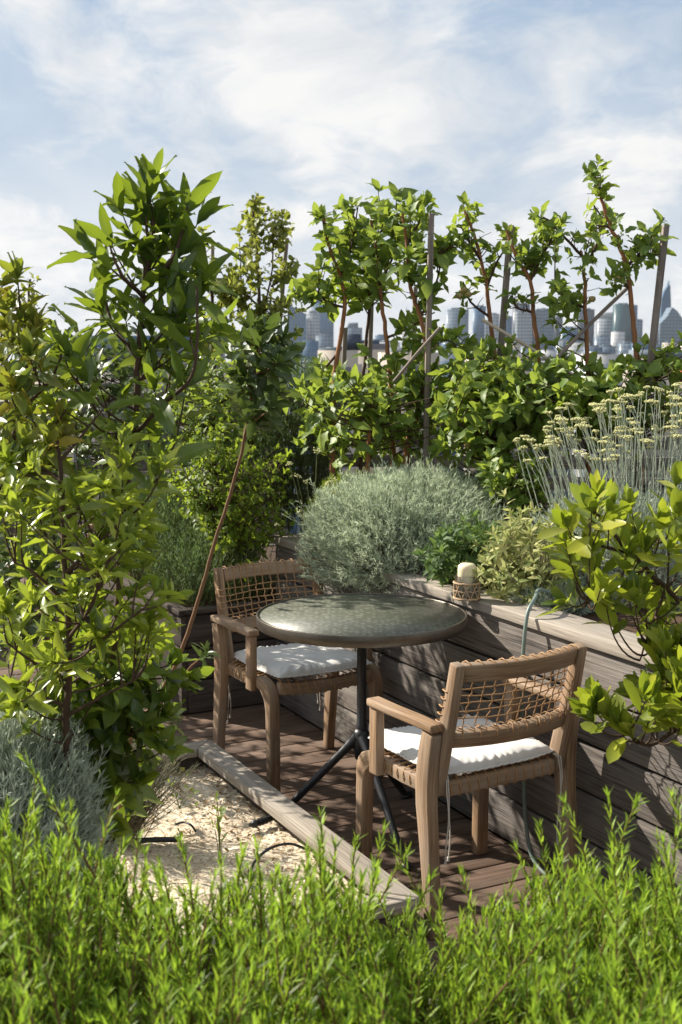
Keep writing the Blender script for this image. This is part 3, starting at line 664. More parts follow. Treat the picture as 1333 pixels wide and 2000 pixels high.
class Plant:
    def __init__(s, name, label, cat, loc, group=None, seed=1):
        s.root = empty(name, loc, label, cat, group); s.rg = np.random.default_rng(seed)
        s.wood = Sub(s.root); s.lf = Sub(s.root); s.skel = []
    def limb(s, pts, r0, r1, n=7, curve=True):
        p = smooth_path(pts, 6) if curve and len(pts) > 2 else np.asarray(pts, float)
        p = densify(p, .05); k = len(p); jit = s.rg.normal(0, min(r0, .012)*.13, p.shape); jit[0] = 0; jit[-1] = 0; p = p+jit
        s.wood.tube(p, np.linspace(r0, r1, k), n); s.skel.append(p); return p
    def twigs(s, tips, h=.10, r0=.004, r1=.0015, maxlen=.6, k=9, lift=.12):
        sk = np.vstack(s.skel); out = []
        for t in tips:
            d = np.linalg.norm(sk-(t-[0, 0, h]), axis=1); b = sk[np.argmin(d)]; v = t-b; L_ = np.linalg.norm(v)
            mid = b+v*.5+np.array([0, 0, -lift*L_])+s.rg.normal(0, .06*L_+.002, 3)
            tt = np.linspace(0, 1, k)[:, None]; p = (1-tt)**2*b+2*tt*(1-tt)*mid+tt**2*t; out.append(p)
        out = np.array(out)
        if len(out): s.wood.stems(out, np.linspace(r0, r1, k), 5)
        return out
    def shoot_leaves(s, tw, tpl, n, ln, wd, f0=.3, ang=(45, 75), bend=(.1, .4), fold=.35, tipn=4, lnvar=.25, droop=0.0):
        """alternate leaves along every twig, tighter and more upright towards the tip"""
        rg = s.rg; T_, K, _ = tw.shape
        if T_ == 0: return
        fr = np.concatenate([np.linspace(f0, .96, n), np.full(tipn, .995)]); m_ = len(fr)
        x = fr*(K-1); i0 = np.minimum(x.astype(int), K-2); w = (x-i0)[None, :, None]
        P = tw[:, i0]*(1-w)+tw[:, i0+1]*w; tan = nrm(tw[:, i0+1]-tw[:, i0])
        a = GA*np.arange(m_)[None]+rg.uniform(0, 6.28, (T_, 1))+rg.normal(0, .35, (T_, m_))
        ref = np.array([.3, .4, .86]); sd = nrm(np.cross(tan, ref)); u2 = np.cross(tan, sd)
        rad = sd*np.cos(a)[..., None]+u2*np.sin(a)[..., None]
        th = np.radians(np.where(np.arange(m_) < n, ang[1]+(ang[0]-ang[1])*np.linspace(0, 1, m_), rg.uniform(12, 38, m_)))[None]+rg.normal(0, .18, (T_, m_))
        d = tan*np.cos(th)[..., None]+rad*np.sin(th)[..., None]; d[..., 2] += -droop+rg.normal(0, .08, (T_, m_)); d = nrm(d)
        up = nrm(tan*np.sin(th)[..., None]-rad*np.cos(th)[..., None]*1.0+rg.normal(0, .28, d.shape)+np.array([0, 0, .35]))
        L_ = ln*(1+rg.uniform(-lnvar, lnvar, (T_, m_)))*np.where(np.arange(m_) >= n, .8, 1)[None]
        s.lf.leaves(tpl, P.reshape(-1, 3), d.reshape(-1, 3), up.reshape(-1, 3), L_.reshape(-1), wd*(1+rg.uniform(-.18, .18, T_*m_)), rg.uniform(*bend, T_*m_), fold)
    def rosettes(s, pts, tan, tpl, n, ln, wd, spread=(25, 80), bend=(-.1, .6), fold=.35, lnvar=.5, up=.3):
        rg = s.rg; pts = np.asarray(pts); N_ = len(pts)
        if N_ == 0: return
        tan = nrm(tan); sd = nrm(np.cross(tan, np.array([.31, .2, .93]))); u2 = np.cross(tan, sd)
        a = GA*np.arange(n)[None]+rg.uniform(0, 6.28, (N_, 1)); th = np.radians(rg.uniform(*spread, (N_, n)))
        rad = sd[:, None]*np.cos(a)[..., None]+u2[:, None]*np.sin(a)[..., None]
        d = tan[:, None]*np.cos(th)[..., None]+rad*np.sin(th)[..., None]; d[..., 2] += up*.3; d = nrm(d)
        nn = nrm(tan[:, None]*np.sin(th)[..., None]-rad*np.cos(th)[..., None]+rg.normal(0, .3, d.shape)+[0, 0, .3])
        P = pts[:, None]+d*.006+rg.normal(0, .004, d.shape)
        s.lf.leaves(tpl, P.reshape(-1, 3), d.reshape(-1, 3), nn.reshape(-1, 3), (ln*(1+rg.uniform(-lnvar, lnvar*.6, N_*n))), wd*(1+rg.uniform(-.2, .2, N_*n)), rg.uniform(*bend, N_*n), fold)
    def done(s, lm, wm, lname='crown', wname='trunk'):
        if s.wood.v: s.wood.build(wname, wm, smooth=True)
        if s.lf.v: s.lf.build(lname, lm, smooth=False)
        return s.root

# ---- tall bay tree (left)
D = 3.0
pl = Plant('bay_tree', 'tallest bay tree with long wavy green leaves rising against the sky', 'tree', at(215, 1600, D)*[1, 1, 0]+[0, 0, .12], seed=11)
tr_ = pl.limb([np.array([at(215, 1600, D)[0], D, .1]), at(205, 1480, D), at(228, 1240, D), at(240, 1010, D), at(262, 850, D), at(270, 700, D), at(283, 560, D), at(300, 450, D), at(292, 385, D)], .012, .004, 8)
br = [[(240, 1010), (290, 960), (330, 900)], [(262, 850), (320, 790, 2.9), (380, 720, 2.85), (385, 560, 2.85)], [(258, 900), (200, 820, 3.1), (150, 740, 3.1)], [(270, 700), (225, 640, 3.1), (200, 570, 3.15)],
      [(283, 560), (340, 500, 2.95), (368, 400, 2.95)], [(275, 640), (330, 620, 3.1), (400, 560, 3.1)], [(262, 850), (300, 820, 3.15), (370, 830, 3.2)], [(283, 580), (240, 540, 2.9), (215, 480, 2.9)]]
for b in br: pl.limb(pxline(b, D), .006, .0025, 6)
tips = np.vstack([pxline([(288, 362), (270, 385), (305, 395), (366, 425), (374, 450), (245, 425), (215, 475), (205, 500), (190, 545), (200, 610), (330, 450), (345, 500), (400, 560), (300, 470), (280, 520), (255, 470), (330, 560), (370, 600), (160, 700), (140, 690), (185, 740), (395, 640), (360, 690), (350, 660), (310, 640), (240, 620)], D)+rng.normal(0, .03, (26, 3))*[.3, 1.5, .3],
                  sample_poly([(180, 620), (400, 600), (410, 800), (370, 900), (300, 940), (200, 900), (150, 760)], 13, D, .22)])
tw = pl.twigs(tips, h=.10, r0=.0035); pl.shoot_leaves(tw, T_BAY, 5, .115, .28, f0=.2, ang=(38, 68), bend=(-.05, .35), tipn=4, fold=.45)
dn = pl.skel[0][int(len(pl.skel[0])*.62):]; dn = np.array([dn[i:i+4] for i in range(0, len(dn)-4, 3)])
pl.shoot_leaves(dn, T_BAY, 3, .09, .33, f0=0, ang=(55, 70), tipn=0)
low = np.vstack([pxline([(330, 1300), (350, 1340), (300, 1370), (290, 1290), (360, 1320), (270, 1400), (320, 1410), (250, 1340), (200, 1420), (240, 1450)], D), sample_poly([(150, 1250), (340, 1230), (350, 1440), (280, 1530), (240, 1620), (110, 1620), (60, 1400)], 66, D, .18)])
tw = pl.twigs(low, h=.05, r0=.003); pl.shoot_leaves(tw, T_BAY, 4, .088, .40, f0=.35, ang=(40, 70), bend=(.1, .4), tipn=3, fold=.2)
pl.done(M['bay'], M['bark'])

# ---- yellow-green bay (left, middle height)
D = 2.75
pl = Plant('bay_tree', 'bushy yellow-green bay tree crowded with short leaves at the lower left', 'tree', at(135, 1560, D)*[1, 1, 0]+[0, 0, .12], seed=12)
pl.limb([np.array([at(133, 1560, D)[0], D, .1]), at(130, 1450, D), at(135, 1300, D), at(128, 1120, D), at(120, 940, D), at(112, 860, D)], .0105, .004, 8)
for b in [[(128, 1120), (190, 1060, 2.7), (250, 1010, 2.65)], [(122, 1020), (170, 980), (240, 905, 2.8)], [(130, 1180), (70, 1120, 2.7), (30, 1100, 2.7)], [(133, 1300), (200, 1250, 2.65), (290, 1180, 2.6)], [(133, 1330), (60, 1290, 2.7), (20, 1260, 2.7)],
          [(120, 940), (60, 900, 2.8), (20, 860, 2.8)], [(133, 1250), (180, 1180, 2.6), (210, 1100, 2.6)], [(130, 1400), (200, 1360, 2.7), (260, 1330, 2.7)], [(130, 1380), (60, 1350), (20, 1330)], [(118, 900), (160, 850, 2.85), (200, 800, 2.9)]]: pl.limb(pxline(b, D), .005, .0022, 5)
tips = np.vstack([sample_poly([(0, 860), (110, 780), (240, 830), (330, 900), (330, 1000), (270, 1100), (340, 1170), (330, 1280), (250, 1360), (90, 1440), (0, 1340)], 98, D, .24),
                  pxline([(325, 1175), (300, 1160), (250, 1050), (240, 1080), (60, 1380), (30, 1400), (290, 1240)], D-.1)])
tw = pl.twigs(tips, h=.07, r0=.003, r1=.0013); pl.shoot_leaves(tw, T_BAY, 4, .062, .29, f0=.55, ang=(35, 60), bend=(-.15, .6), tipn=9, fold=.7, lnvar=.4)
pl.done(M['bay_yellow'], M['bark'])

# ---- left edge bay with amber leaves
D = 2.9
pl = Plant('bay_tree', 'bay tree with amber and yellow leaves cut by the left edge', 'tree', np.array([at(-60, 1300, D)[0], D, .12]), seed=13)
pl.limb([np.array([at(-60, 1300, D)[0], D, .1]), at(-40, 1100, D), at(0, 950, D), at(45, 800, D), at(70, 690, D), at(35, 600, D)], .010, .004, 8)
for b in [[(45, 800), (100, 740), (120, 690)], [(30, 840), (-10, 700), (-5, 600)], [(20, 900), (90, 850), (130, 800)], [(0, 950), (40, 920), (70, 890)]]: pl.limb(pxline(b, D), .005, .0025, 5)
tips = np.vstack([sample_poly([(-40, 640), (40, 590), (90, 640), (150, 720), (130, 860), (60, 960), (-40, 980)], 46, D, .2), pxline([(5, 560), (35, 545), (30, 600), (10, 620), (70, 640), (45, 640)], D)])
tw = pl.twigs(tips, h=.08, r0=.003); pl.shoot_leaves(tw, T_BAY, 4, .068, .30, f0=.5, ang=(32, 60), bend=(-.1, .5), tipn=7, fold=.6, lnvar=.4)
pl.done(M['bay_amber'], M['bark'])

# ---- thin leaning sapling
D = 3.45
pl = Plant('bay_sapling', 'thin leaning bay sapling with one dark leaf cluster on a bare tan stem', 'tree', np.array([at(215, 1560, D)[0], D, .12]), seed=14)
pl.limb([np.array([at(215, 1560, D)[0], D, .1]), at(255, 1450, D), at(300, 1375, D), at(348, 1290, D), at(385, 1180, D), at(420, 1060, D), at(455, 950, D), at(475, 870, D), at(490, 790, D), at(500, 700, D)], .0072, .0035, 8)
tips = np.vstack([sample_poly([(455, 740), (470, 670), (500, 640), (560, 680), (565, 740), (530, 800), (490, 850), (470, 820)], 26, D, .11), pxline([(490, 648), (520, 655), (450, 690), (560, 700), (545, 665)], D)])
tw = pl.twigs(tips, h=.05, r0=.0028); pl.shoot_leaves(tw, T_BAY, 4, .078, .36, f0=.4, ang=(35, 65), tipn=4)
lo_ = pxline([(392, 1280), (385, 1275), (370, 1268)], D); pl.limb([at(350, 1330, D), at(375, 1300, D-.05), at(400, 1280, D-.08)], .004, .002, 5)
tw = pl.twigs(pxline([(405, 1275), (398, 1285)], D-.08), h=.02, r0=.002); pl.shoot_leaves(tw, T_BAY, 3, .055, .22, f0=.5, tipn=3)
pl.done(M['bay_dark'], M['bark_tan'])

# ---- right-hand laurel
D = 2.95
bx = G(2.45, .35, .75)
pl = Plant('laurel_shrub', 'glossy broad-leaved laurel leaning in from the right edge over the planter', 'shrub', bx, seed=15)
pl.limb([bx, at(1420, 1300, D), at(1330, 1180, D), at(1230, 1080, D-.05), at(1175, 1010, D-.05)], .010, .004, 7)
pl.limb([bx, at(1430, 1200, D), at(1370, 1080, D), at(1335, 980, D)], .009, .004, 7)
pl.limb([bx, at(1430, 1450, 2.85), at(1340, 1420, 2.8), at(1260, 1455, 2.78), at(1200, 1400, 2.75)], .008, .0035, 7)
for b in [[(1230, 1080), (1150, 1060), (1120, 1040)], [(1260, 1110), (1200, 1150), (1150, 1170)], [(1300, 1150), (1270, 1230), (1250, 1290)], [(1175, 1010), (1160, 1000), (1150, 990)], [(1340, 1300), (1300, 1340), (1270, 1370)], [(1250, 1090), (1290, 1040), (1290, 1000)]]: pl.limb(pxline(b, D-.05), .0045, .002, 5)
tips = np.vstack([sample_poly([(1095, 1010), (1160, 985), (1240, 990), (1300, 1020), (1345, 960), (1400, 940), (1400, 1300), (1350, 1330), (1290, 1280), (1230, 1200), (1150, 1190), (1110, 1120)], 68, D, .2),
                  sample_poly([(1270, 1270), (1390, 1260), (1390, 1420), (1290, 1440), (1250, 1370)], 30, 2.8, .12),
                  pxline([(1165, 1390), (1175, 1375), (1190, 1400), (1210, 1420), (1235, 1440), (1160, 1410)], 2.75), pxline([(1150, 1000), (1165, 975), (1320, 950), (1105, 1060), (1110, 1180)], D-.05)])
tw = pl.twigs(tips, h=.09, r0=.003, lift=.4); pl.shoot_leaves(tw, T_LAUREL, 3, .078, .40, f0=.66, ang=(45, 65), bend=(-.25, .15), tipn=6, fold=.3)
pl.done(M['bay_right'], M['bark'])

# ---- apple trees on stakes
def apple(label, base, trunk, brs, tips, d, ntip=4, r0=.014, ln=.064, seed=1, fruit=(), leafm='apple_leaf', sp=.045, dens=1.0, kind='apple_tree', tpl=T_APPLE, wd=.54, bark='bark_orange', extra=None, thick=.14, grp='apple trees trained on stakes behind the planter'):
    b = np.array([at(base, 900, d)[0], d, .75]); pl = Plant(kind, label, 'tree', b, grp, seed)
    main = pl.limb([b, *pxline(trunk, d)], r0, .0055, 8); tw_ = pl.wood; nf0 = sum(len(f) for f in tw_.f)
    for q in brs: pl.wood = Sub(pl.root); pl.limb(pxline(q, d), .0065, .003, 6); pl.wood.build('branch', M['bark'], smooth=True)
    pl.wood = tw_
    pts, tn = [], []
    for j, sk in enumerate(pl.skel):
        st = 0 if j else int(len(sk)*.62)
        for i in range(st, len(sk)-1):
            if pl.rg.random() < .62*dens:
                t = nrm(sk[i+1]-sk[i]); r = perp(t, pl.rg, 1)[0]; dd = nrm(r+.4*t+[0, 0, .35]); L_ = pl.rg.uniform(.012, .05)
                pl.wood.tube([sk[i], sk[i]+dd*L_*.5, sk[i]+dd*L_], [.0028, .0022, .0018], 5, cap=False); pts.append(sk[i]+dd*L_); tn.append(dd)
            if pl.rg.random() < .35:
                r = perp(nrm(sk[i+1]-sk[i]), pl.rg, 1)[0]+[0, 0, .3]; L_ = pl.rg.uniform(.02, .07); pl.wood.tube([sk[i], sk[i]+r*L_*.5+pl.rg.normal(0, .003, 3), sk[i]+r*L_], [.002, .0015, .001], 4, cap=False)
    pl.rosettes(np.array(pts), np.array(tn), tpl, 5, ln*.95, wd)
    if tips is not None:
        for poly, n_ in tips:
            n_ = max(3, int(n_*(.55 if max(p_[1] for p_ in poly) < 700 else .85)))
            tp = sample_poly(poly, n_, d, thick, pl.rg); cm = tp.mean(0); k_ = pl.rg.random(n_) < .25; tp[k_] = cm+(tp[k_]-cm)*pl.rg.uniform(1.05, 1.25, (int(k_.sum()), 1)); tw = pl.twigs(tp, h=.09, r0=.0036, r1=.0016); pl.shoot_leaves(tw, tpl, ntip, ln*1.12, wd, f0=.3, ang=(45, 80), bend=(-.1, .6), tipn=4, fold=.35, droop=.05, lnvar=.45)
    to = pl.wood.build('trunk', M[bark], smooth=True); to.data.materials.append(M['bark']); nf = len(to.data.polygons)
    to.data.polygons.foreach_set('material_index', (np.arange(nf) >= nf0).astype(np.int32)); pl.wood = Sub(pl.root); pl.done(M[leafm], M['bark'])
    for (fx, fy) in fruit:
        c = at(fx, fy, d-.03); mm = Sub(pl.root); mm.lathe([(0, -.013), (.008, -.0125), (.0145, -.005), (.0155, .003), (.012, .010), (.005, .012), (0, .0095)], c, 12); mm.build('apple', M['apple'], smooth=True)
    return pl.root
apple('apple tree at the left end of the row, with a long low limb reaching left', 652, [(650, 800), (660, 690), (674, 600), (665, 540), (640, 470), (632, 410)],
      [[(674, 600), (640, 590), (605, 560), (585, 590)], [(665, 540), (690, 470), (700, 400)], [(660, 690), (620, 740), (600, 780)]],
      [([(605, 410), (650, 380), (700, 400), (700, 560), (640, 590), (585, 580), (600, 520)], 26), ([(590, 750), (680, 720), (700, 860), (640, 880), (590, 800)], 20)], 5.7, seed=21)
apple('apple tree second from the left with a dense dark crown', 705, [(707, 800), (713, 700), (722, 600), (715, 520), (700, 440)],
      [[(715, 520), (745, 450), (750, 395)], [(722, 600), (680, 540), (660, 480)]], [([(650, 420), (700, 385), (770, 390), (770, 540), (720, 600), (670, 560)], 34), ([(660, 730), (760, 720), (770, 860), (690, 880)], 20)], 5.85, seed=22, r0=.010, bark='bark')
apple('apple tree whose reddish trunk leans left below the first tall stake', 770, [(768, 820), (762, 730), (755, 660), (742, 560), (735, 480), (725, 430)],
      [[(742, 560), (775, 480), (790, 400)], [(755, 660), (800, 640), (850, 610)]], [([(700, 410), (760, 375), (815, 385), (810, 500), (780, 590), (710, 560)], 32), ([(720, 700), (830, 700), (840, 850), (740, 880)], 22)], 5.6, seed=23)
apple('apple tree with a forked reddish trunk right beside the first tall stake', 800, [(795, 880), (822, 790), (835, 700), (822, 620), (802, 560), (795, 480), (785, 400)],
      [[(802, 560), (835, 520), (870, 490), (880, 480)], [(822, 620), (850, 560), (862, 510)], [(795, 480), (820, 430), (825, 395)]],
      [([(765, 380), (825, 385), (835, 450), (890, 480), (885, 520), (830, 560), (780, 560)], 22), ([(800, 640), (860, 620), (880, 700), (800, 720)], 8), ([(780, 740), (880, 720), (900, 880), (800, 880)], 22)], 5.45, seed=24, r0=.015)
apple('slim apple tree in the middle with a narrow leafy top beside the second stake', 975, [(972, 820), (968, 720), (958, 620), (947, 540), (930, 470), (908, 410)],
      [[(952, 560), (972, 510), (1000, 470)], [(940, 510), (915, 470), (900, 440)], [(958, 620), (920, 590), (905, 550)]],
      [([(890, 400), (925, 395), (945, 480), (960, 540), (920, 560), (895, 470)], 13), ([(860, 640), (960, 660), (980, 860), (880, 880), (850, 720)], 46)], 5.5, seed=25, ln=.053, dens=.85, fruit=[(906, 566), (898, 578), (915, 575)])
apple('apple tree with two thin crossing limbs right of the second stake', 1060, [(1058, 820), (1052, 700), (1042, 610), (1036, 550), (1008, 500), (990, 450)],
      [[(1036, 550), (1058, 500), (1082, 455), (1070, 430)], [(1008, 500), (1040, 520), (1050, 480)], [(1042, 610), (1010, 600), (1000, 575)]],
      [([(975, 440), (1005, 440), (1010, 500), (980, 500)], 5), ([(1050, 430), (1085, 430), (1090, 480), (1060, 500)], 6), ([(980, 690), (1100, 680), (1110, 850), (1000, 880)], 46)], 5.35, seed=26, ln=.050, dens=.85)
apple('apple tree with a bright orange trunk and a Y-shaped fork near its top', 1150, [(1152, 800), (1147, 700), (1144, 600), (1141, 520), (1135, 490)],
      [[(1137, 500), (1105, 465), (1070, 430), (1060, 425)], [(1141, 520), (1165, 480), (1175, 430), (1160, 400)], [(1144, 600), (1110, 590), (1085, 560)]],
      [([(1055, 420), (1085, 425), (1110, 465), (1080, 470)], 6), ([(1150, 420), (1185, 400), (1180, 480), (1150, 490)], 6), ([(1060, 560), (1110, 530), (1120, 680), (1060, 700)], 13), ([(1090, 690), (1190, 690), (1200, 820), (1100, 840)], 34)], 5.25, seed=27, ln=.050, dens=.85, fruit=[(1157, 584), (1070, 738)])
apple('tallest apple tree at the right with an orange trunk and a single long leader', 1256, [(1252, 780), (1243, 680), (1234, 600), (1226, 530), (1205, 470), (1185, 420), (1168, 360), (1158, 335)],
      [[(1224, 520), (1250, 495), (1275, 460), (1298, 425)], [(1205, 470), (1190, 445), (1165, 440)], [(1226, 530), (1260, 500), (1285, 498)], [(1234, 570), (1215, 545), (1205, 540)]],
      [([(1135, 350), (1170, 325), (1190, 400), (1170, 420)], 6), ([(1260, 430), (1300, 415), (1300, 470), (1270, 480)], 6), ([(1190, 680), (1360, 650), (1360, 760), (1200, 790)], 38)], 5.15, seed=28, ln=.050, dens=.85, fruit=[(1206, 545), (1262, 738)])
apple('low spreading apple bush between the silver mound and the yellow flower heads', 940, [(945, 870), (960, 800)], [[(950, 850), (1000, 820), (1060, 800)], [(950, 850), (900, 830), (870, 800)]],
      [([(860, 720), (960, 700), (1120, 720), (1080, 850), (1040, 960), (980, 980), (930, 900), (870, 880)], 85)], 5.1, seed=29, thick=.22, dens=.4, fruit=[(914, 868)], kind='apple_bush', grp=None)

def stake(px0, py0, px1, py1, d, label, w=.022, bot=.76, mat='stake', name='garden_stake', grp='wooden stakes behind the planter'):
    a, b = at(px0, py0, d), at(px1, py1, d)
    if bot is not None: b = a+(b-a)*((a[2]-bot)/(a[2]-b[2]))
    m = MB(); m.rsweep(np.linspace(a, b, 5), w, w, (1, .15, 0)); loc = b.copy()
    return tag(m.build(name, M[mat], bevel=.002, loc=loc), label, 'stake', grp)
stake(843, 417, 832, 880, 5.35, 'tallest straight grey stake, left of the middle of the apple row')
stake(998, 440, 970, 790, 5.4, 'grey stake leaning right, second of the tall ones from the left', .024)
stake(1301, 440, 1270, 720, 5.1, 'grey stake leaning furthest right, by the right edge of the apple row', .024)
stake(727, 560, 720, 800, 6.0, 'short grey stake behind the dense apple crowns', .020)
stake(675, 640, 668, 800, 6.0, 'shortest grey stake, just left of the reddish trunks', .020)
stake(812, 560, 803, 800, 6.1, 'grey stake half hidden just left of the tallest one', .020)
stake(561, 465, 543, 680, 7.4, 'dark stake beside the far pear tree', .022)
stake(416, 474, 414, 700, 7.6, 'dark stake poking up left of the far pear tree', .02)
stake(65, 566, 64, 720, 7.4, 'dark stake at the far left above the amber leaves', .02)
for (p, q, r, mt, lb) in [((942, 624), (1135, 742), .0075, 'bamboo', 'pale diagonal cane crossing the second tall stake'), ((1226, 562), (1075, 712), .0085, 'stake', 'dark diagonal cane crossing the orange trunks'), ((770, 745), (860, 640), .007, 'stake', 'dark diagonal cane leaning right among the dense apple trunks')]:
    m = MB(); a, b = at(*p, 5.3), at(*q, 5.15); m.tube([a, (a+b)/2+[0, 0, .004], b], r, 8); tag(m.build('garden_cane', M[mt]), lb, 'cane', 'canes between the apple trees')

# ---- pear trees far left
apple('slender pear tree with small dense leaves and two spires behind the sapling', 500, [(505, 780), (508, 640), (505, 540), (498, 450), (492, 390)], [[(508, 640), (530, 540), (535, 460), (538, 420)], [(505, 600), (475, 560), (470, 500)], [(530, 560), (560, 540), (575, 520)]],
      [([(465, 400), (495, 370), (515, 400), (510, 520), (520, 640), (470, 620)], 48), ([(520, 440), (555, 405), (565, 440), (580, 520), (570, 600), (530, 620)], 42), ([(440, 560), (600, 560), (590, 720), (440, 720)], 36)], 7.2, seed=31, ln=.042, wd=.62, leafm='pear_leaf', kind='pear_tree', bark='bark', thick=.2, ntip=8, grp=None)
apple('shorter pear tree behind the tall bay tree', 415, [(418, 780), (420, 640), (412, 560), (400, 480)], [[(418, 640), (440, 570), (448, 520)]],
      [([(380, 470), (410, 455), (430, 520), (470, 510), (480, 640), (400, 680), (380, 560)], 62)], 7.3, seed=32, ln=.042, wd=.62, leafm='pear_leaf', kind='pear_tree', bark='bark', thick=.2, ntip=8, grp=None)
apple('small wispy pear sapling against the sky at the far left', 60, [(60, 720), (58, 640), (57, 570), (60, 545)], [], [([(38, 550), (70, 540), (80, 640), (40, 660)], 14)], 7.3, seed=33, ln=.035, wd=.6, leafm='pear_leaf', kind='pear_tree', bark='bark', thick=.1, grp=None)

for (lb, poly, n_, d_, sd, ln_, tr) in [
   ('low apple bush below the left apple trunks', [(580, 780), (640, 730), (760, 740), (860, 730), (900, 800), (880, 880), (780, 860), (700, 890), (620, 860)], 60, 5.35, 301, .062, [(720, 880), (730, 800)]),
   ('sunlit apple bush spreading behind the yellow flower heads', [(1000, 740), (1090, 690), (1200, 700), (1330, 690), (1400, 720), (1400, 800), (1200, 830), (1060, 870)], 90, 4.95, 302, .062, [(1200, 860), (1190, 780)]),
   ('apple bush crossing the foot of the slim middle apple tree', [(870, 690), (900, 650), (960, 680), (1080, 690), (1080, 800), (960, 860), (880, 820)], 60, 5.2, 303, .062, [(960, 860), (965, 780)])]:
    apple(lb, tr[0][0], tr, [], [(poly, n_)], d_, seed=sd, thick=.16, dens=.4, ln=ln_, kind='apple_bush', grp=None)
# ---- leafy shrubs in the middle distance
def leafball(name, label, poly, n, d, thick, leafm, ln, wd, seed, base=None, cat='shrub', nl=6, tpl=T_SMALL, bark='bark', h=.12, grp=None, z0=.45):
    P = np.array(poly, float); c = P.mean(0); bz = np.array([at(c[0], c[1], d)[0], d, z0]); pl = Plant(name, label, cat, bz, grp, seed)
    top = at(c[0], c[1], d)
    for k in range(7):
        a = pl.rg.uniform(0, 6.28); q = P[pl.rg.integers(len(P))]*.6+c*.4; e = at(q[0], q[1], d+pl.rg.uniform(-thick, thick)*.6)
        pl.limb([bz+[.04*cos(a), .04*sin(a), 0], (bz+e)/2+[0, 0, .05], e], .006, .002, 5)
    tp = sample_poly(poly, n, d, thick, pl.rg); k_ = pl.rg.random(n) < .4; tp[k_] = top+(tp[k_]-top)*pl.rg.uniform(.95, 1.45, (int(k_.sum()), 1))+[0, 0, .015]; tw = pl.twigs(tp, h=h, r0=.0025, r1=.001)
    pl.shoot_leaves(tw, tpl, nl, ln, wd, f0=.35, ang=(45, 75), bend=(.1, .5), tipn=4, fold=.3)
    return pl.done(M[leafm], M[bark], 'foliage', 'stems')
leafball('leafy_shrub', 'small-leaved bright green shrub behind the rosemary box', [(330, 900), (400, 840), (480, 870), (560, 900), (575, 1000), (520, 1080), (430, 1090), (390, 1020), (340, 960)], 330, 5.75, .3, 'shrub', .034, .6, 41)
leafball('leafy_shrub', 'loose sunlit green shrub above the small-leaved one, left of the sapling top', [(300, 760), (380, 700), (470, 690), (560, 720), (560, 860), (420, 880), (310, 880)], 170, 6.3, .3, 'apple_leaf', .05, .5, 42, tpl=T_APPLE)
leafball('leafy_shrub', 'dull green shrub seen between the trunks of the bay trees', [(-20, 700), (120, 660), (260, 650), (330, 720), (330, 900), (150, 930), (-20, 920)], 190, 5.2, .35, 'bay_dark', .055, .4, 43, tpl=T_APPLE)
leafball('leafy_shrub', 'shaded green shrub low at the far left behind the yellow-green bay', [(-20, 930), (140, 930), (160, 1200), (-20, 1250)], 100, 4.6, .3, 'bay_dark', .06, .42, 44, tpl=T_APPLE, z0=.1)
leafball('leafy_shrub', 'broad shrub added out of view beyond the left edge to shade the back of the deck', [(-560, 780), (-270, 725), (-40, 760), (-10, 1000), (-60, 1250), (-500, 1280)], 300, 5.7, .6, 'bay_dark', .075, .45, 48, tpl=T_APPLE, z0=.0)  # unseen shrub, added and sized so its shadow falls across the back deck
leafball('sage_plant', 'pale variegated sage sprawling on the planter right of the candle', [(955, 1060), (1000, 1010), (1080, 1020), (1115, 1090), (1100, 1180), (1040, 1185), (960, 1165), (940, 1110)], 230, 4.25, .2, 'sage', .042, .32, 45, nl=5, z0=.755, bark='stem_dry', h=.06)
leafball('sage_plant', 'dark green leafy herb between the silver mound and the candle', [(835, 1090), (870, 1045), (940, 1035), (975, 1060), (940, 1100), (900, 1130), (850, 1125)], 100, 4.45, .18, 'sage_green', .050, .38, 46, z0=.755, bark='stem_green', h=.06)
leafball('leafy_shrub', 'broad-leaved green plant in shade under the apple trees behind the silver mound', [(930, 900), (1040, 880), (1080, 980), (1010, 1010), (950, 980)], 60, 4.9, .15, 'apple_leaf', .05, .5, 47, tpl=T_APPLE, z0=.755)

# ---- needle plants
def sprig_plant(name, label, P0, P1, leafm, stemm, nn, nl, nw, seed, cat='shrub', sag=.15, f0=.25, ang=(25, 60), r=.0012, kind=None, loc=None, grp=None, k=6, tipn=3, segs=T_NEEDLE, lname='foliage'):
    rg = np.random.default_rng(seed); P0 = np.asarray(P0); P1 = np.asarray(P1); n = len(P0)
    loc = P0.mean(0)*[1, 1, 1] if loc is None else loc
    pl = Plant(name, label, cat, loc, grp, seed)
    v = P1-P0; mid = P0+v*.5+rg.normal(0, .05, (n, 3))*np.linalg.norm(v, axis=1)[:, None]+[0, 0, sag*.3]*np.linalg.norm(v[:, :2], axis=1)[:, None]
    tt = np.linspace(0, 1, k)[None, :, None]; tw = (1-tt)**2*P0[:, None]+2*tt*(1-tt)*mid[:, None]+tt**2*P1[:, None]
    pl.wood.stems(tw, np.linspace(r*1.5, r*.7, k), 3)
    pl.shoot_leaves(tw, segs, nn, nl, nw, f0=f0, ang=ang, bend=(0, .2), tipn=tipn, fold=0, lnvar=.25)
    return pl.done(M[leafm], M[stemm], lname, 'stems')

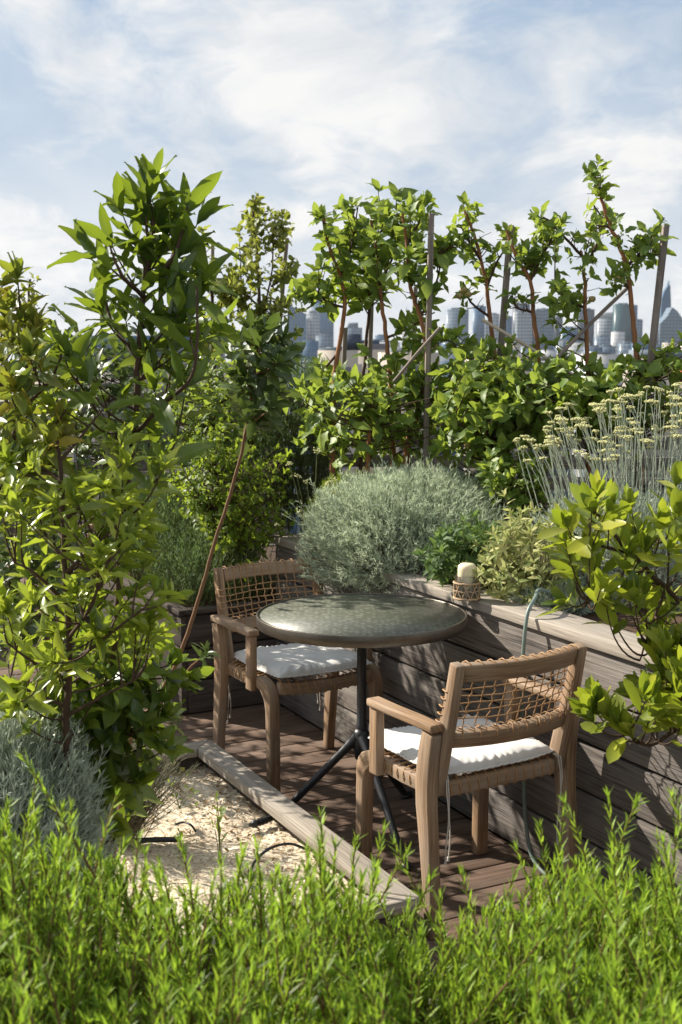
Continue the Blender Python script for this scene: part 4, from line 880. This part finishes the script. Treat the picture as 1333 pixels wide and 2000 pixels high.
# silver curry-plant mound
def mound(name, label, c, rad, n, leafm, stemm, nl, nw, seed, nn=9, tip=.09, flat=0, lean=(0, 0, .5), cat='shrub', grp=None):
    rg = np.random.default_rng(seed); u = nrm(rg.normal(0, 1, (n*2, 3))); u = u[u[:, 2] > -.15][:n]; n = len(u)
    sc = rg.uniform(.85, 1.05, (n, 1))*(1+.05*np.sin(u[:, :1]*7+seed)*np.cos(u[:, 1:2]*6+seed)+.025*np.sin(u[:, :1]*17+u[:, 2:]*13))
    sc = sc*np.where(rg.random((n, 1)) < .04, rg.uniform(1.05, 1.2, (n, 1)), 1); u = np.c_[u[:, :2], np.sign(u[:, 2])*np.abs(u[:, 2])**.8]; P1 = c+u*rad*sc; d = nrm(u*[1, 1, .9]+np.array(lean)+rg.normal(0, .22, (n, 3))); P0 = P1-d*tip*rg.uniform(.8, 1.3, (n, 1))
    return sprig_plant(name, label, P0, P1, leafm, stemm, nn, nl, nw, seed, cat=cat, loc=np.array(c), f0=.1, ang=(18, 45), grp=grp)
def fill(name, root, c, rad, mat):
    m = Sub(root); pr = [(rad[0]*sin(a), rad[2]*cos(a)) for a in np.linspace(0, pi*.62, 12)]
    m.lathe(pr, (0, 0, 0), 24); m.v[0][:, 1] *= rad[1]/rad[0]; m.v[0] += np.asarray(c); m.build(name, mat, smooth=True)
c = np.array([at(812, 1050, 5.0)[0], 5.05, .80])
r_ = mound('curry_plant', 'big silver-green curry plant mound spilling over the planter behind the table', c, np.array([.455, .46, .34]), 8000, 'silver', 'stem_silver', .023, .115, 51, nn=10, tip=.15)
fill('inner_twigs', r_, c, (.32, .35, .25), M['stem_dry'])
c = np.array([at(700, 1050, 4.75)[0], 4.80, .76])
c2_ = G(.42, .12, .80)
r_ = mound('curry_plant', 'smaller silver-green tuft hanging over the planter edge left of the big mound', c2_, np.array([.20, .22, .17]), 1800, 'silver', 'stem_silver', .019, .12, 52, nn=10, tip=.10, lean=(-.1, -.2, .1))
fill('inner_twigs', r_, c2_, (.14, .15, .11), M['stem_dry'])
c = np.array([at(1230, 1010, 4.5)[0], 4.45, .80])
r_ = mound('curry_plant', 'silver-blue curry plant behind the laurel at the right edge', c, np.array([.42, .35, .30]), 3600, 'silver_blue', 'stem_silver', .02, .12, 53, nn=9, tip=.10)
fill('inner_twigs', r_, c, (.33, .27, .22), M['stem_dry'])
c = G(1.62, .22, .77)
mound('silver_herb', 'small flat silver herb on the planter edge below the laurel', c, np.array([.15, .13, .07]), 600, 'silver_blue', 'stem_silver', .016, .14, 54, nn=8, tip=.05)
c = np.array([at(5, 1560, 2.75)[0], 2.75, .37])
r_ = mound('curry_plant', 'silver-grey curry plant low at the left edge under the bays', c, np.array([.25, .25, .45]), 2700, 'silver_blue', 'stem_silver', .024, .10, 55, nn=11, tip=.13, lean=(0, 0, .8))
fill('inner_twigs', r_, c, (.13, .13, .3), M['stem_dry'])
# yellow-flowered tall stems
rg = np.random.default_rng(61); n = 150
base = np.array([at(1220, 990, 4.55)[0], 4.55, .80])
heads = np.vstack([sample_poly([(1045, 835), (1090, 790), (1160, 790), (1200, 760), (1345, 750), (1400, 770), (1400, 860), (1290, 870), (1200, 900), (1100, 900)], n-14, 4.45, .3, rg), sample_poly([(1000, 855), (1080, 850), (1060, 930), (1010, 900)], 14, 4.5, .1, rg)])
b0_ = base+np.stack([(heads[:, 0]-base[0])*.55, (heads[:, 1]-base[1])*.8, 0*heads[:, 0]], 1)+rg.normal(0, .03, (n, 3))*[1, 1, 0]
pl = Plant('flowering_curry_plant', 'clump of tall silver stems with flat pale yellow flower heads, right of the apple trees', 'flowers', base, None, 61)
v = heads-b0_; mid = b0_+v*.5+np.array([.03, 0, .05])+rg.normal(0, .035, (n, 3)); tt = np.linspace(0, 1, 10)[None, :, None]
tw = (1-tt)**2*b0_[:, None]+2*tt*(1-tt)*mid[:, None]+tt**2*heads[:, None]
pl.wood.stems(tw, np.linspace(.0021, .0014, 10), 4); pl.shoot_leaves(tw, T_NEEDLE, 18, .018, .11, f0=.05, ang=(15, 35), bend=(0, .1), tipn=0, fold=0)
pl.done(M['silver_blue'], M['stem_silver'], 'foliage', 'stems')
m = Sub(pl.root); oc = np.array([[1, 0, 0], [0, 1, 0], [-1, 0, 0], [0, -1, 0], [0, 0, 1], [0, 0, -.6]], float); of = np.array([[0, 1, 4], [1, 2, 4], [2, 3, 4], [3, 0, 4], [1, 0, 5], [2, 1, 5], [3, 2, 5], [0, 3, 5]])
for h_ in heads:
    m = Sub(pl.root); R_ = rg.uniform(.009, .024); k = int(22+R_*1400); a = rg.uniform(0, 6.28, k); rr = R_*np.sqrt(rg.random(k))
    ctr = h_+np.stack([rr*np.cos(a), rr*np.sin(a), .006-rr*rr*9+rg.normal(0, .0015, k)], 1); sz = rg.uniform(.0022, .0042, k)
    V_ = (ctr[:, None]+oc[None]*sz[:, None, None]).reshape(-1, 3); F_ = (np.arange(k)[:, None, None]*6+of[None]).reshape(-1, 3); m.add(V_, F_)
    for q in range(5):
        c_ = ctr[q]; m.tube([h_-[0, 0, .012], c_-[0, 0, .001]], .0007, 3, cap=False)
    m.build('flower_head', M['flower'])
# box herbs (left) : green needle plant
rg = np.random.default_rng(62); n = 1500
s1 = rg.uniform(-1.5, -.22, n); t1 = rg.uniform(-.42, .02, n)
P0 = np.concatenate([O2+s1[:, None]*E1+t1[:, None]*E2, np.full((n, 1), .46)], 1)
hgt = .24+.26*np.clip((-s1-.15)/.9, 0, 1)
P1 = P0+np.stack([rg.normal(0, .07, n), rg.normal(0, .07, n), hgt*rg.uniform(.55, 1.1, n)], 1)+np.concatenate([E1[None]*.07*np.clip(1+s1/.6, 0, 1)[:, None]+E2[None]*(-.06)*np.clip((-.2-t1)/.2, 0, 1)[:, None], np.zeros((n, 1))], 1)
sprig_plant('tarragon_clump', 'feathery green herb filling the dark planter box left of the farther chair', P0, P1, 'tarragon', 'stem_green', 16, .028, .085, 62, loc=G(-.8, -.2, .45), f0=.2, ang=(30, 55))
# tall dark rosemary behind
rg = np.random.default_rng(63); n = 620
P1 = sample_poly([(520, 770), (560, 720), (600, 690), (640, 715), (660, 780), (650, 880), (640, 960), (560, 990), (510, 940), (500, 840)], n, 6.1, .3, rg); P0 = P1-np.stack([rg.normal(0, .03, n), rg.normal(0, .03, n), rg.uniform(.12, .26, n)], 1)
cc = np.array([at(580, 900, 6.1)[0], 6.1, .75]); P0 = P0+(cc-P0)*[.12, .12, 0]
sprig_plant('rosemary_bush', 'tall dark rosemary bush between the sapling top and the apple trees', P0, P1, 'rosemary', 'bark', 30, .026, .10, 63, loc=cc, f0=.05, ang=(30, 60))
rg = np.random.default_rng(64); n = 170
P1 = sample_poly([(590, 700), (640, 700), (650, 760), (585, 780)], n, 6.2, .15, rg); P0 = P1-np.stack([rg.normal(0, .02, n), rg.normal(0, .02, n), rg.uniform(.10, .2, n)], 1)
sprig_plant('rosemary_bush', 'lighter rosemary tips standing against the far towers', P0, P1, 'tarragon', 'bark', 26, .022, .10, 64, loc=np.array([at(610, 800, 6.2)[0], 6.2, .75]), f0=.05, ang=(30, 60))
# green clump left of the silver mound + dry flower stalks
rg = np.random.default_rng(65); n = 420
P1 = sample_poly([(590, 1000), (640, 930), (720, 915), (700, 960), (620, 1010)], n, 5.45, .12, rg); P0 = P1-np.stack([rg.normal(0, .02, n), rg.normal(0, .02, n), rg.uniform(.12, .2, n)], 1)
sprig_plant('green_herb', 'bright feathery herb peeping out behind the left side of the silver mound', P0, P1, 'shrub', 'stem_green', 16, .024, .08, 65, loc=np.array([at(650, 990, 5.45)[0], 5.45, .75]), f0=.1)
rg = np.random.default_rng(66); pl = Plant('dried_flowers', 'sparse dry flower stalks arching between the shrub and the silver mound', 'flowers', np.array([at(610, 1060, 5.0)[0], 5.0, .75]), None, 66)
tp = pxline([(565, 905), (580, 930), (600, 940), (640, 945), (652, 938), (585, 1000), (592, 1010), (540, 1025), (620, 880), (655, 960)], 5.0)
tw = np.array([bez(pl.root.location[:], (np.array(pl.root.location[:])+t)/2+[0, 0, .06], t, 8) for t in tp]); pl.wood.stems(tw, np.linspace(.0016, .001, 8), 4)
for t in tp:
    a = rg.normal(0, .009, (14, 3))*[1, 1, .5]; V_ = (t+a[:, None]+oc[None]*.004).reshape(-1, 3); mh = Sub(pl.root); mh.add(V_, (np.arange(14)[:, None, None]*6+of[None]).reshape(-1, 3)); mh.build('flower_head', M['flower'])
pl.done(M['flower'], M['stem_green'], 'flower_head', 'stems')
# wispy lavender on the shavings
rg = np.random.default_rng(67); n = 260; c = Zp(235, 1640, .12)
P0 = c+rg.normal(0, .022, (n, 3))*[1, 1, 0]; a = rg.uniform(-2.2, 1.2, n); ro = rg.uniform(.03, .23, n)
P1 = P0+np.stack([np.cos(a)*ro, np.sin(a)*ro*.8, rg.uniform(.10, .36, n)], 1)
sprig_plant('lavender', 'wispy grey lavender clump standing in the shavings at the left', P0, P1, 'lavender_dry', 'stem_dry', 15, .030, .07, 67, loc=c, f0=.3, ang=(18, 40))
# tiny seedlings in the shavings
pl = Plant('nasturtium_seedling', 'tiny nasturtium seedling with a yellow and an orange leaf in the bed corner', 'plant', Zp(345, 1515, .12), None, 68)
b = Zp(345, 1515, .12); pts = [Zp(333, 1490, .17), Zp(342, 1494, .165), Zp(352, 1505, .15), Zp(362, 1512, .14)]
pl.wood.stems(np.array([bez(b, (b+p)/2+[.005, 0, .01], p, 5) for p in pts]), .001, 4)
pl.lf.leaves(T_SMALL, np.array(pts), np.array([[1, -.3, .3], [-1, .2, .5], [.6, .5, .3], [1, 0, .2]]), np.array([[0, -.7, .7]]*4), .022, .95, .1, .1); pl.done(M['bay_amber'], M['stem_green'], 'leaves', 'stems')
for (bx_, by_, tp_, seed, lb, ln_) in [(350, 1580, [(335, 1530), (365, 1545), (375, 1555), (345, 1560), (385, 1575)], 69, 'thin drooping green seedling near the curl of pipe', .022), (430, 1700, [(425, 1565), (428, 1600), (420, 1620), (432, 1640), (424, 1590)], 70, 'upright single-stemmed seedling with one broad top leaf in the shavings', .034), (350, 1665, [(352, 1630), (358, 1640), (365, 1652)], 71, 'tiny yellowish seedling beside the thick pipe', .018)]:
    b = Zp(bx_, by_, .12); pl = Plant('seedling', lb, 'plant', b, None, seed); pts = [at(x_, y_, b[1]+.02) for x_, y_ in tp_]
    pl.wood.stems(np.array([bez(b, (b+p)/2+[.003, .003, .01], p, 6) for p in pts]), .0012, 4); rgs = pl.rg
    pl.rosettes(np.array(pts), np.tile([[.1, -.2, .8]], (len(pts), 1)), T_SMALL, 3, ln_, .45, spread=(20, 60)); pl.done(M['shrub'], M['stem_green'], 'leaves', 'stems')

# ---- foreground rosemary hedge in its planter
plank_root = empty('rosemary_trough', (0, 1.5, 0), 'plank trough holding the foreground rosemary', 'planter')
m = Sub(plank_root); m.box((0, 1.98, .26), (3.4, .03, .52)); m.box((0, .92, .26), (3.4, .03, .52)); m.box((-1.70, 1.45, .26), (.03, 1.02, .52)); m.box((1.70, 1.45, .26), (.03, 1.02, .52)); m.build('planks', M['planter'])
m = Sub(plank_root); m.box((0, 1.45, .25), (3.36, 1.02, .46)); m.build('soil', M['soil'])
rg = np.random.default_rng(71); n = 4700
x = rg.uniform(-1.0, 1.0, n); y = rg.uniform(1.02, 1.93, n)
keep = np.abs(x) < .32*y+.14; x = x[keep]; y = y[keep]; n = len(x)
pxs = 666.5+F_PX*x/1.9
prof = np.interp(pxs, [-200, 0, 80, 150, 230, 330, 430, 560, 640, 720, 800, 860, 930, 1000, 1080, 1180, 1260, 1333, 1500], [1600, 1620, 1640, 1670, 1710, 1735, 1730, 1710, 1680, 1720, 1820, 1820, 1770, 1730, 1700, 1690, 1700, 1700, 1690])
ztop = CAM_H-1.9*np.tan(np.arctan((prof-1000)/F_PX)+PITCH)
ztop = ztop+np.where(rg.random(n) < .16, rg.uniform(.02, .15, n)*np.where(pxs < 280, 1.3, 1), 0)+.012*np.sin(x*23+y*9)
z1 = ztop-np.abs(rg.normal(0, .06, n))*np.where(rg.random(n) < .5, .3, 1.6); L_ = rg.uniform(.16, .28, n)
P1 = np.stack([x, y, z1], 1); P0 = P1-np.stack([rg.normal(0, .05, n), rg.normal(0, .04, n), L_], 1)
sprig_plant('rosemary_hedge', 'out-of-focus bright green rosemary hedge across the foreground', P0, P1, 'rosemary_fg', 'bark_tan', 46, .0245, .13, 72, cat='hedge', loc=np.array([0, 1.45, .5]), f0=.12, ang=(18, 44), r=.0016, tipn=5)

# ---- slatted fence behind the apple trees, ledge, basket, left planters
def fence(label, p0, p1, z0, z1, nslat, mat):
    p0 = np.array([*p0, 0.]); p1 = np.array([*p1, 0.]); d = nrm(p1-p0); L_ = np.linalg.norm(p1-p0); ax = np.array([d, [-d[1], d[0], 0], [0, 0, 1]])
    root = empty('slatted_fence', (p0+p1)/2, label, 'fence')
    m = Sub(root); h = (z1-z0)/nslat
    for k in range(nslat): m.box((p0+p1)/2+[0, 0, z0+h*(k+.5)], (L_, .022, h*.62), ax, 0)
    m.build('slats', mat, bevel=.003)
    n = max(2, int(L_/1.1)+1)
    for k in range(n):
        m = Sub(root); c = p0+(p1-p0)*k/(n-1)+np.array([-d[1], d[0], 0])*.05; m.box(c+[0, 0, (z0+z1)/2-.02], (.06, .06, z1-z0+.1), ax, 2); m.build('post', mat, bevel=.003)
fence('grey slatted fence glimpsed low behind the apple trees', (-1.3, 6.75), (3.4, 6.15), .78, 1.42, 6, M['planter'])
fence('weathered board rail behind the bay trees at the far left', (-4.2, 8.6), (-1.4, 8.9), .3, 1.30, 7, M['planter'])
plank_planter('planter_box', -3.3, -2.35, -2.9, -.9, .62, M['planter'], M['cap'], 'grey planter box far back on the left half hidden by bay leaves', 'lnf', capw=.10, ph=.15, soil=.03)
root = empty('side_table', (.0, 0, 0), 'whitish ledge at the far right behind the yellow flower heads', 'ledge'); root.location = (1.62, 5.35, .75)
m = Sub(root); m.box((1.72, 5.38, 1.472), (.5, .16, .03), ID, 0); m.build('ledge_board', M['cap'], bevel=.004)
m = Sub(root); m.box((1.55, 5.40, 1.10), (.05, .05, .70), ID, 2); m.box((1.88, 5.40, 1.10), (.05, .05, .70), ID, 2); m.build('leg', M['planter'])
m = MB(); c = np.array([1.455+.0, 5.33, 1.487]); m.lathe([(0, .003), (.012, .0), (.026, .012), (.030, .027), (.026, .043), (.012, .052), (.003, .048), (0, .044)], c, 20); tag(m.build('red_apple', M['red_apple'], smooth=True), 'small ripe red apple resting on the whitish ledge', 'apple')
# basket
root = empty('mesh_basket', (1.22, 5.0, .75), 'dark mesh basket mostly hidden behind the silver flower stems', 'basket')
m = Sub(root)
for k in range(15): m.tube([(1.22+.13*cos(a)*(1+.15*k/15), 5.0+.10*sin(a)*(1+.15*k/15), .76+k*.022) for a in np.linspace(0, 2*pi, 25)], .0035, 5)
for k in range(28): a = k*2*pi/28; m.tube([(1.22+.13*cos(a), 5.0+.10*sin(a), .76), (1.22+.149*cos(a), 5.0+.115*sin(a), 1.07)], .003, 5)
m.build('mesh', M['pipe'])
# ------------------------------------------------------------------ the city
def facade(name, base, glass, sx=7.5, sz=8.0, rough=.35, mortar=.32):
    m, t, out = newmat(name); ob = coords(t, 'Object')
    sp = t.nodes.new('ShaderNodeSeparateXYZ'); t.links.new(ob, sp.inputs[0])
    fx = mth(t, 'FRACT', mth(t, 'DIVIDE', mth(t, 'ADD', sp.outputs[0], sp.outputs[1]), sx)); fz = mth(t, 'FRACT', mth(t, 'DIVIDE', sp.outputs[2], sz))
    k = mth(t, 'MULTIPLY', mth(t, 'GREATER_THAN', fx, mortar*.6), mth(t, 'GREATER_THAN', fz, mortar))
    g = t.nodes.new('ShaderNodeNewGeometry'); nz = noise(t, mapping(t, ob, (.03, .03, .012)), 1.0, 3)
    gl = mix(t, nz, tuple(x*.6 for x in glass), tuple(x*2.2 for x in glass)); c = mix(t, k, base, gl)
    nn = t.nodes.new('ShaderNodeSeparateXYZ'); t.links.new(g.outputs['Normal'], nn.inputs[0]); roofm = mth(t, 'GREATER_THAN', nn.outputs[2], .7)
    c = mix(t, roofm, c, (.32, .31, .29)); b = bsdf(t, c, mth(t, 'ADD', rough, mth(t, 'MULTIPLY', roofm, .4)), .5); t.links.new(b.outputs[0], out.inputs[0]); return m
FA = {'blue': facade('blue_glass_facade', (.045, .105, .18), (.018, .06, .12)), 'teal': facade('teal_glass_facade', (.03, .075, .085), (.015, .05, .06)),
      'grey': facade('grey_facade', (.15, .185, .22), (.04, .075, .12)), 'light': facade('pale_facade', (.34, .35, .36), (.09, .12, .16)), 'dark': facade('dark_facade', (.035, .045, .06), (.02, .03, .05)),
      'white': facade('white_facade', (.50, .49, .48), (.22, .24, .27), mortar=.5), 'beige': facade('beige_stone_facade', (.46, .40, .33), (.10, .10, .11), sx=4.2, sz=3.6, rough=.7, mortar=.6)}
def tower(x0, x1, ytop, D, mat, label, name='tower', depth=None, top=None, cat='tower', round_=0, parts=(), rot=.25, ybase=-30, group=None):
    """a tower whose outline spans px x0..x1 up to ytop at distance D; top: profile [(f, py)] of a shaped roofline"""
    a, b = at(x0, ytop, D), at(x1, ytop, D); w = b[0]-a[0]; dp = depth or w*.8; c = np.array([(a[0]+b[0])/2, D, 0]); H_ = a[2]
    root = empty(name, (c[0], D, ybase), label, cat, group)
    m = Sub(root)
    if round_:
        n = 32; an = np.arange(n)*2*pi/n; q = np.stack([np.sign(np.cos(an))*np.abs(np.cos(an))**(2/round_)*w/2+c[0], np.sign(np.sin(an))*np.abs(np.sin(an))**(2/round_)*dp/2+D+dp/2], 1)
        v = np.vstack([np.c_[q, np.full(n, ybase)], np.c_[q, np.full(n, H_)]]); m.add(v, [[k, (k+1) % n, n+(k+1) % n, n+k] for k in range(n)])
        m.add(np.vstack([v[n:], [[c[0], D+dp/2, H_]]]), [[k, (k+1) % n, n] for k in range(n)])
    elif top:
        xs = [a[0]+w*f for f, _ in top]; zs = [at(x0, y_, D)[2] for _, y_ in top]; n = len(top)
        fr = [[x_, D, z_] for x_, z_ in zip(xs, zs)]; poly = [[xs[0], D, ybase]]+fr+[[xs[-1], D, ybase]]; k = len(poly)
        v = np.array(poly+[[p[0], D+dp, p[2]] for p in poly])
        for i in range(n-1): m.add(v[[i+1, i+2, k+i+2, k+i+1]], [[0, 1, 2, 3]]); 
        for off, rev in ((0, 0), (k, 1)):
            for i in range(n-1):
                q = [[xs[i], D+(dp if off else 0), ybase], fr[i] if not off else [fr[i][0], D+dp, fr[i][2]], fr[i+1] if not off else [fr[i+1][0], D+dp, fr[i+1][2]], [xs[i+1], D+(dp if off else 0), ybase]]
                m.add(q, [[3, 2, 1, 0] if rev else [0, 1, 2, 3]])
        m.add(v[[0, 1, k+1, k]], [[3, 2, 1, 0]]); m.add(v[[k-1, k-2, 2*k-2, 2*k-1]], [[0, 1, 2, 3]])
    else: m.box((c[0], D+dp/2, (H_+ybase)/2), (w, dp, H_-ybase))
    m.build('facade', FA[mat])
    if not top:
        m = Sub(root); m.box((c[0], D+dp/2, H_+w*.04), (w*.6, dp*.6, w*.08)); m.build('roof_plant', FA['grey'])
    for (u0, u1, y0, y1, mt) in parts:
        p, q = at(u0, y0, D), at(u1, y1, D); m = Sub(root); m.box(((p[0]+q[0])/2, D+dp/2, (p[2]+q[2])/2), (q[0]-p[0], dp*.7, p[2]-q[2])); m.build('upper_block', FA[mt])
    return root
TG = 'office towers of the far business district'
DT = 3000
tower(562, 598, 600, DT, 'blue', 'blue tower with a steeply slanted top at the left of the skyline', top=[(0, 598), (.25, 598), (1, 613)], group=TG)
tower(599, 625, 612, DT+40, 'light', 'pale slab tower right beside the slanted blue one', parts=[(604, 620, 606, 612, 'light')], group=TG)
tower(608, 652, 588, DT+200, 'blue', 'broad blue tower partly behind the left apple tree', group=TG)
tower(617, 650, 655, DT-300, 'grey', 'squat grey block in front of the broad blue tower', group=TG)
tower(573, 612, 672, DT-500, 'blue', 'low bluish glass block at the foot of the slanted tower', group=TG)
tower(670, 708, 640, DT, 'grey', 'mid-height grey block seen between the first two apple trunks', parts=[(680, 700, 630, 640, 'grey')], group=TG)
tower(733, 760, 655, DT+100, 'blue', 'small blue block left of the leaning reddish trunk', group=TG)
tower(785, 815, 622, DT, 'white', 'whitish tower showing left of the tallest stake', group=TG)
tower(855, 875, 655, DT, 'blue', 'short blue block right of the tallest stake', group=TG)
tower(874, 916, 604, DT, 'grey', 'wide grey-blue tower in the open gap right of the tallest stake', group=TG)
tower(926, 950, 598, DT+100, 'blue', 'blue tower just left of the slim middle apple trunk', group=TG)
tower(950, 976, 613, DT, 'light', 'pale tower directly behind the slim middle apple trunk', group=TG)
tower(984, 1001, 618, DT+80, 'blue', 'narrow blue tower right of the leaning second stake', group=TG)
tower(1005, 1036, 594, DT+150, 'dark', 'dark tower standing behind the round pale one', group=TG)
tower(1009, 1043, 607, DT, 'light', 'round-cornered pale tower in front of the dark one', round_=3, group=TG)
tower(1040, 1086, 606, DT+20, 'grey', 'broad rounded grey tower in the middle of the right skyline', round_=4, parts=[(1058, 1066, 601, 606, 'light')], group=TG)
tower(1084, 1100, 618, DT+90, 'dark', 'thin dark tower behind the broad rounded grey one', group=TG)
tower(1098, 1128, 640, DT-60, 'blue', 'medium blue tower crossed by the dark cane', group=TG)
tower(1128, 1162, 604, DT+120, 'dark', 'dark blue tower behind the bright orange trunk', group=TG)
tower(1088, 1122, 668, DT-600, 'blue', 'low glass block below the dark cane', group=TG)
tower(1170, 1203, 622, DT+60, 'light', 'striped pale tower with a finned crown', parts=[(1172, 1201, 610, 622, 'white')], group=TG)
tower(1203, 1234, 594, DT, 'teal', 'dark teal tower left of the tallest apple trunk', group=TG)
tower(1234, 1246, 596, DT+30, 'blue', 'slim blue wing behind the tallest apple trunk', group=TG)
tower(1243, 1256, 624, DT, 'grey', 'short grey block right of the tallest apple trunk', group=TG)
tower(1198, 1221, 648, DT-400, 'white', 'bright white block in front of the dark teal tower', group=TG)
tower(1165, 1197, 658, DT-350, 'grey', 'grey block left of the bright white one', group=TG)
tower(1254, 1272, 662, DT, 'dark', 'small dark block left of the rightmost stake', group=TG)
tower(1293, 1312, 570, DT+60, 'blue', 'spired blue tower, highest point of the skyline near the right edge', top=[(0, 585), (.3, 568), (.72, 556), (.86, 558), (1, 592)], parts=[(1307, 1308.2, 548, 560, 'blue')], group=TG)
tower(1291, 1345, 600, DT-60, 'grey', 'curved-roof glass tower in front of the spired one', top=[(0, 632), (.25, 618), (.42, 600), (.6, 607), (.8, 622), (1, 632)], group=TG)
tower(1330, 1380, 645, DT+200, 'blue', 'blue block at the very right of the skyline', group=TG)
rg = np.random.default_rng(81)
for k in range(26):
    x0 = 560+k*31+rg.uniform(-8, 8); w = rg.uniform(18, 46)
    r_ = tower(x0, x0+w, rg.uniform(664, 684), rg.uniform(1500, 2600), rg.choice(['grey', 'light', 'blue', 'beige', 'white']), 'distant low city block below the office towers', name='city_block', cat='building', group='low city blocks on the horizon')
# nearer roofs
def house(x0, x1, yt, D, mat, label, parts=(), dp=14):
    r_ = tower(x0, x1, yt, D, mat, label, name='apartment_building', cat='building', depth=dp, parts=parts); return r_
house(621, 700, 684, 150, 'beige', 'cream building with a row of dark windows behind the left apple trunk', parts=[(672, 706, 655, 684, 'dark')])
house(674, 760, 671, 190, 'beige', 'beige building with a dark penthouse behind the first apple trees', parts=[(676, 705, 652, 671, 'dark')])
house(745, 860, 688, 170, 'beige', 'long beige building behind the tallest stake', parts=[(770, 800, 678, 688, 'light')])
house(855, 935, 676, 260, 'grey', 'grey mansard building between the tallest stake and the slim apple tree')
house(925, 1040, 692, 210, 'beige', 'wide beige block with a ribbon of windows below the round towers', parts=[(945, 1000, 682, 692, 'beige')])
house(1035, 1150, 705, 230, 'light', 'pale flat-roofed building below the dark cane')
house(1150, 1215, 692, 190, 'white', 'bright white low roof left of the tallest apple trunk')
house(1212, 1420, 700, 240, 'beige', 'stone apartment row at the right end with many small windows', parts=[(1230, 1260, 692, 700, 'white')])
house(560, 625, 712, 140, 'grey', 'grey roof at the foot of the slanted tower')
house(-100, 560, 708, 200, 'beige', 'long stone building hidden behind the bay trees')

# ------------------------------------------------------------------ air
m = MB(); m.box((0, 2010, 112), (5000, 4140, 287)); hz = m.build('haze', bpy.data.materials.new('haze'))
hm = hz.data.materials[0]; hm.use_nodes = True; t = hm.node_tree; t.nodes.clear(); out = t.nodes.new('ShaderNodeOutputMaterial'); pv_ = t.nodes.new('ShaderNodeVolumePrincipled')
pv_.inputs['Color'].default_value = (.86, .92, 1, 1); pv_.inputs['Density'].default_value = .00003; pv_.inputs['Anisotropy'].default_value = .3; t.links.new(pv_.outputs[0], out.inputs['Volume'])
tag(hz, 'pale summer haze over the city', 'haze', kind='stuff')
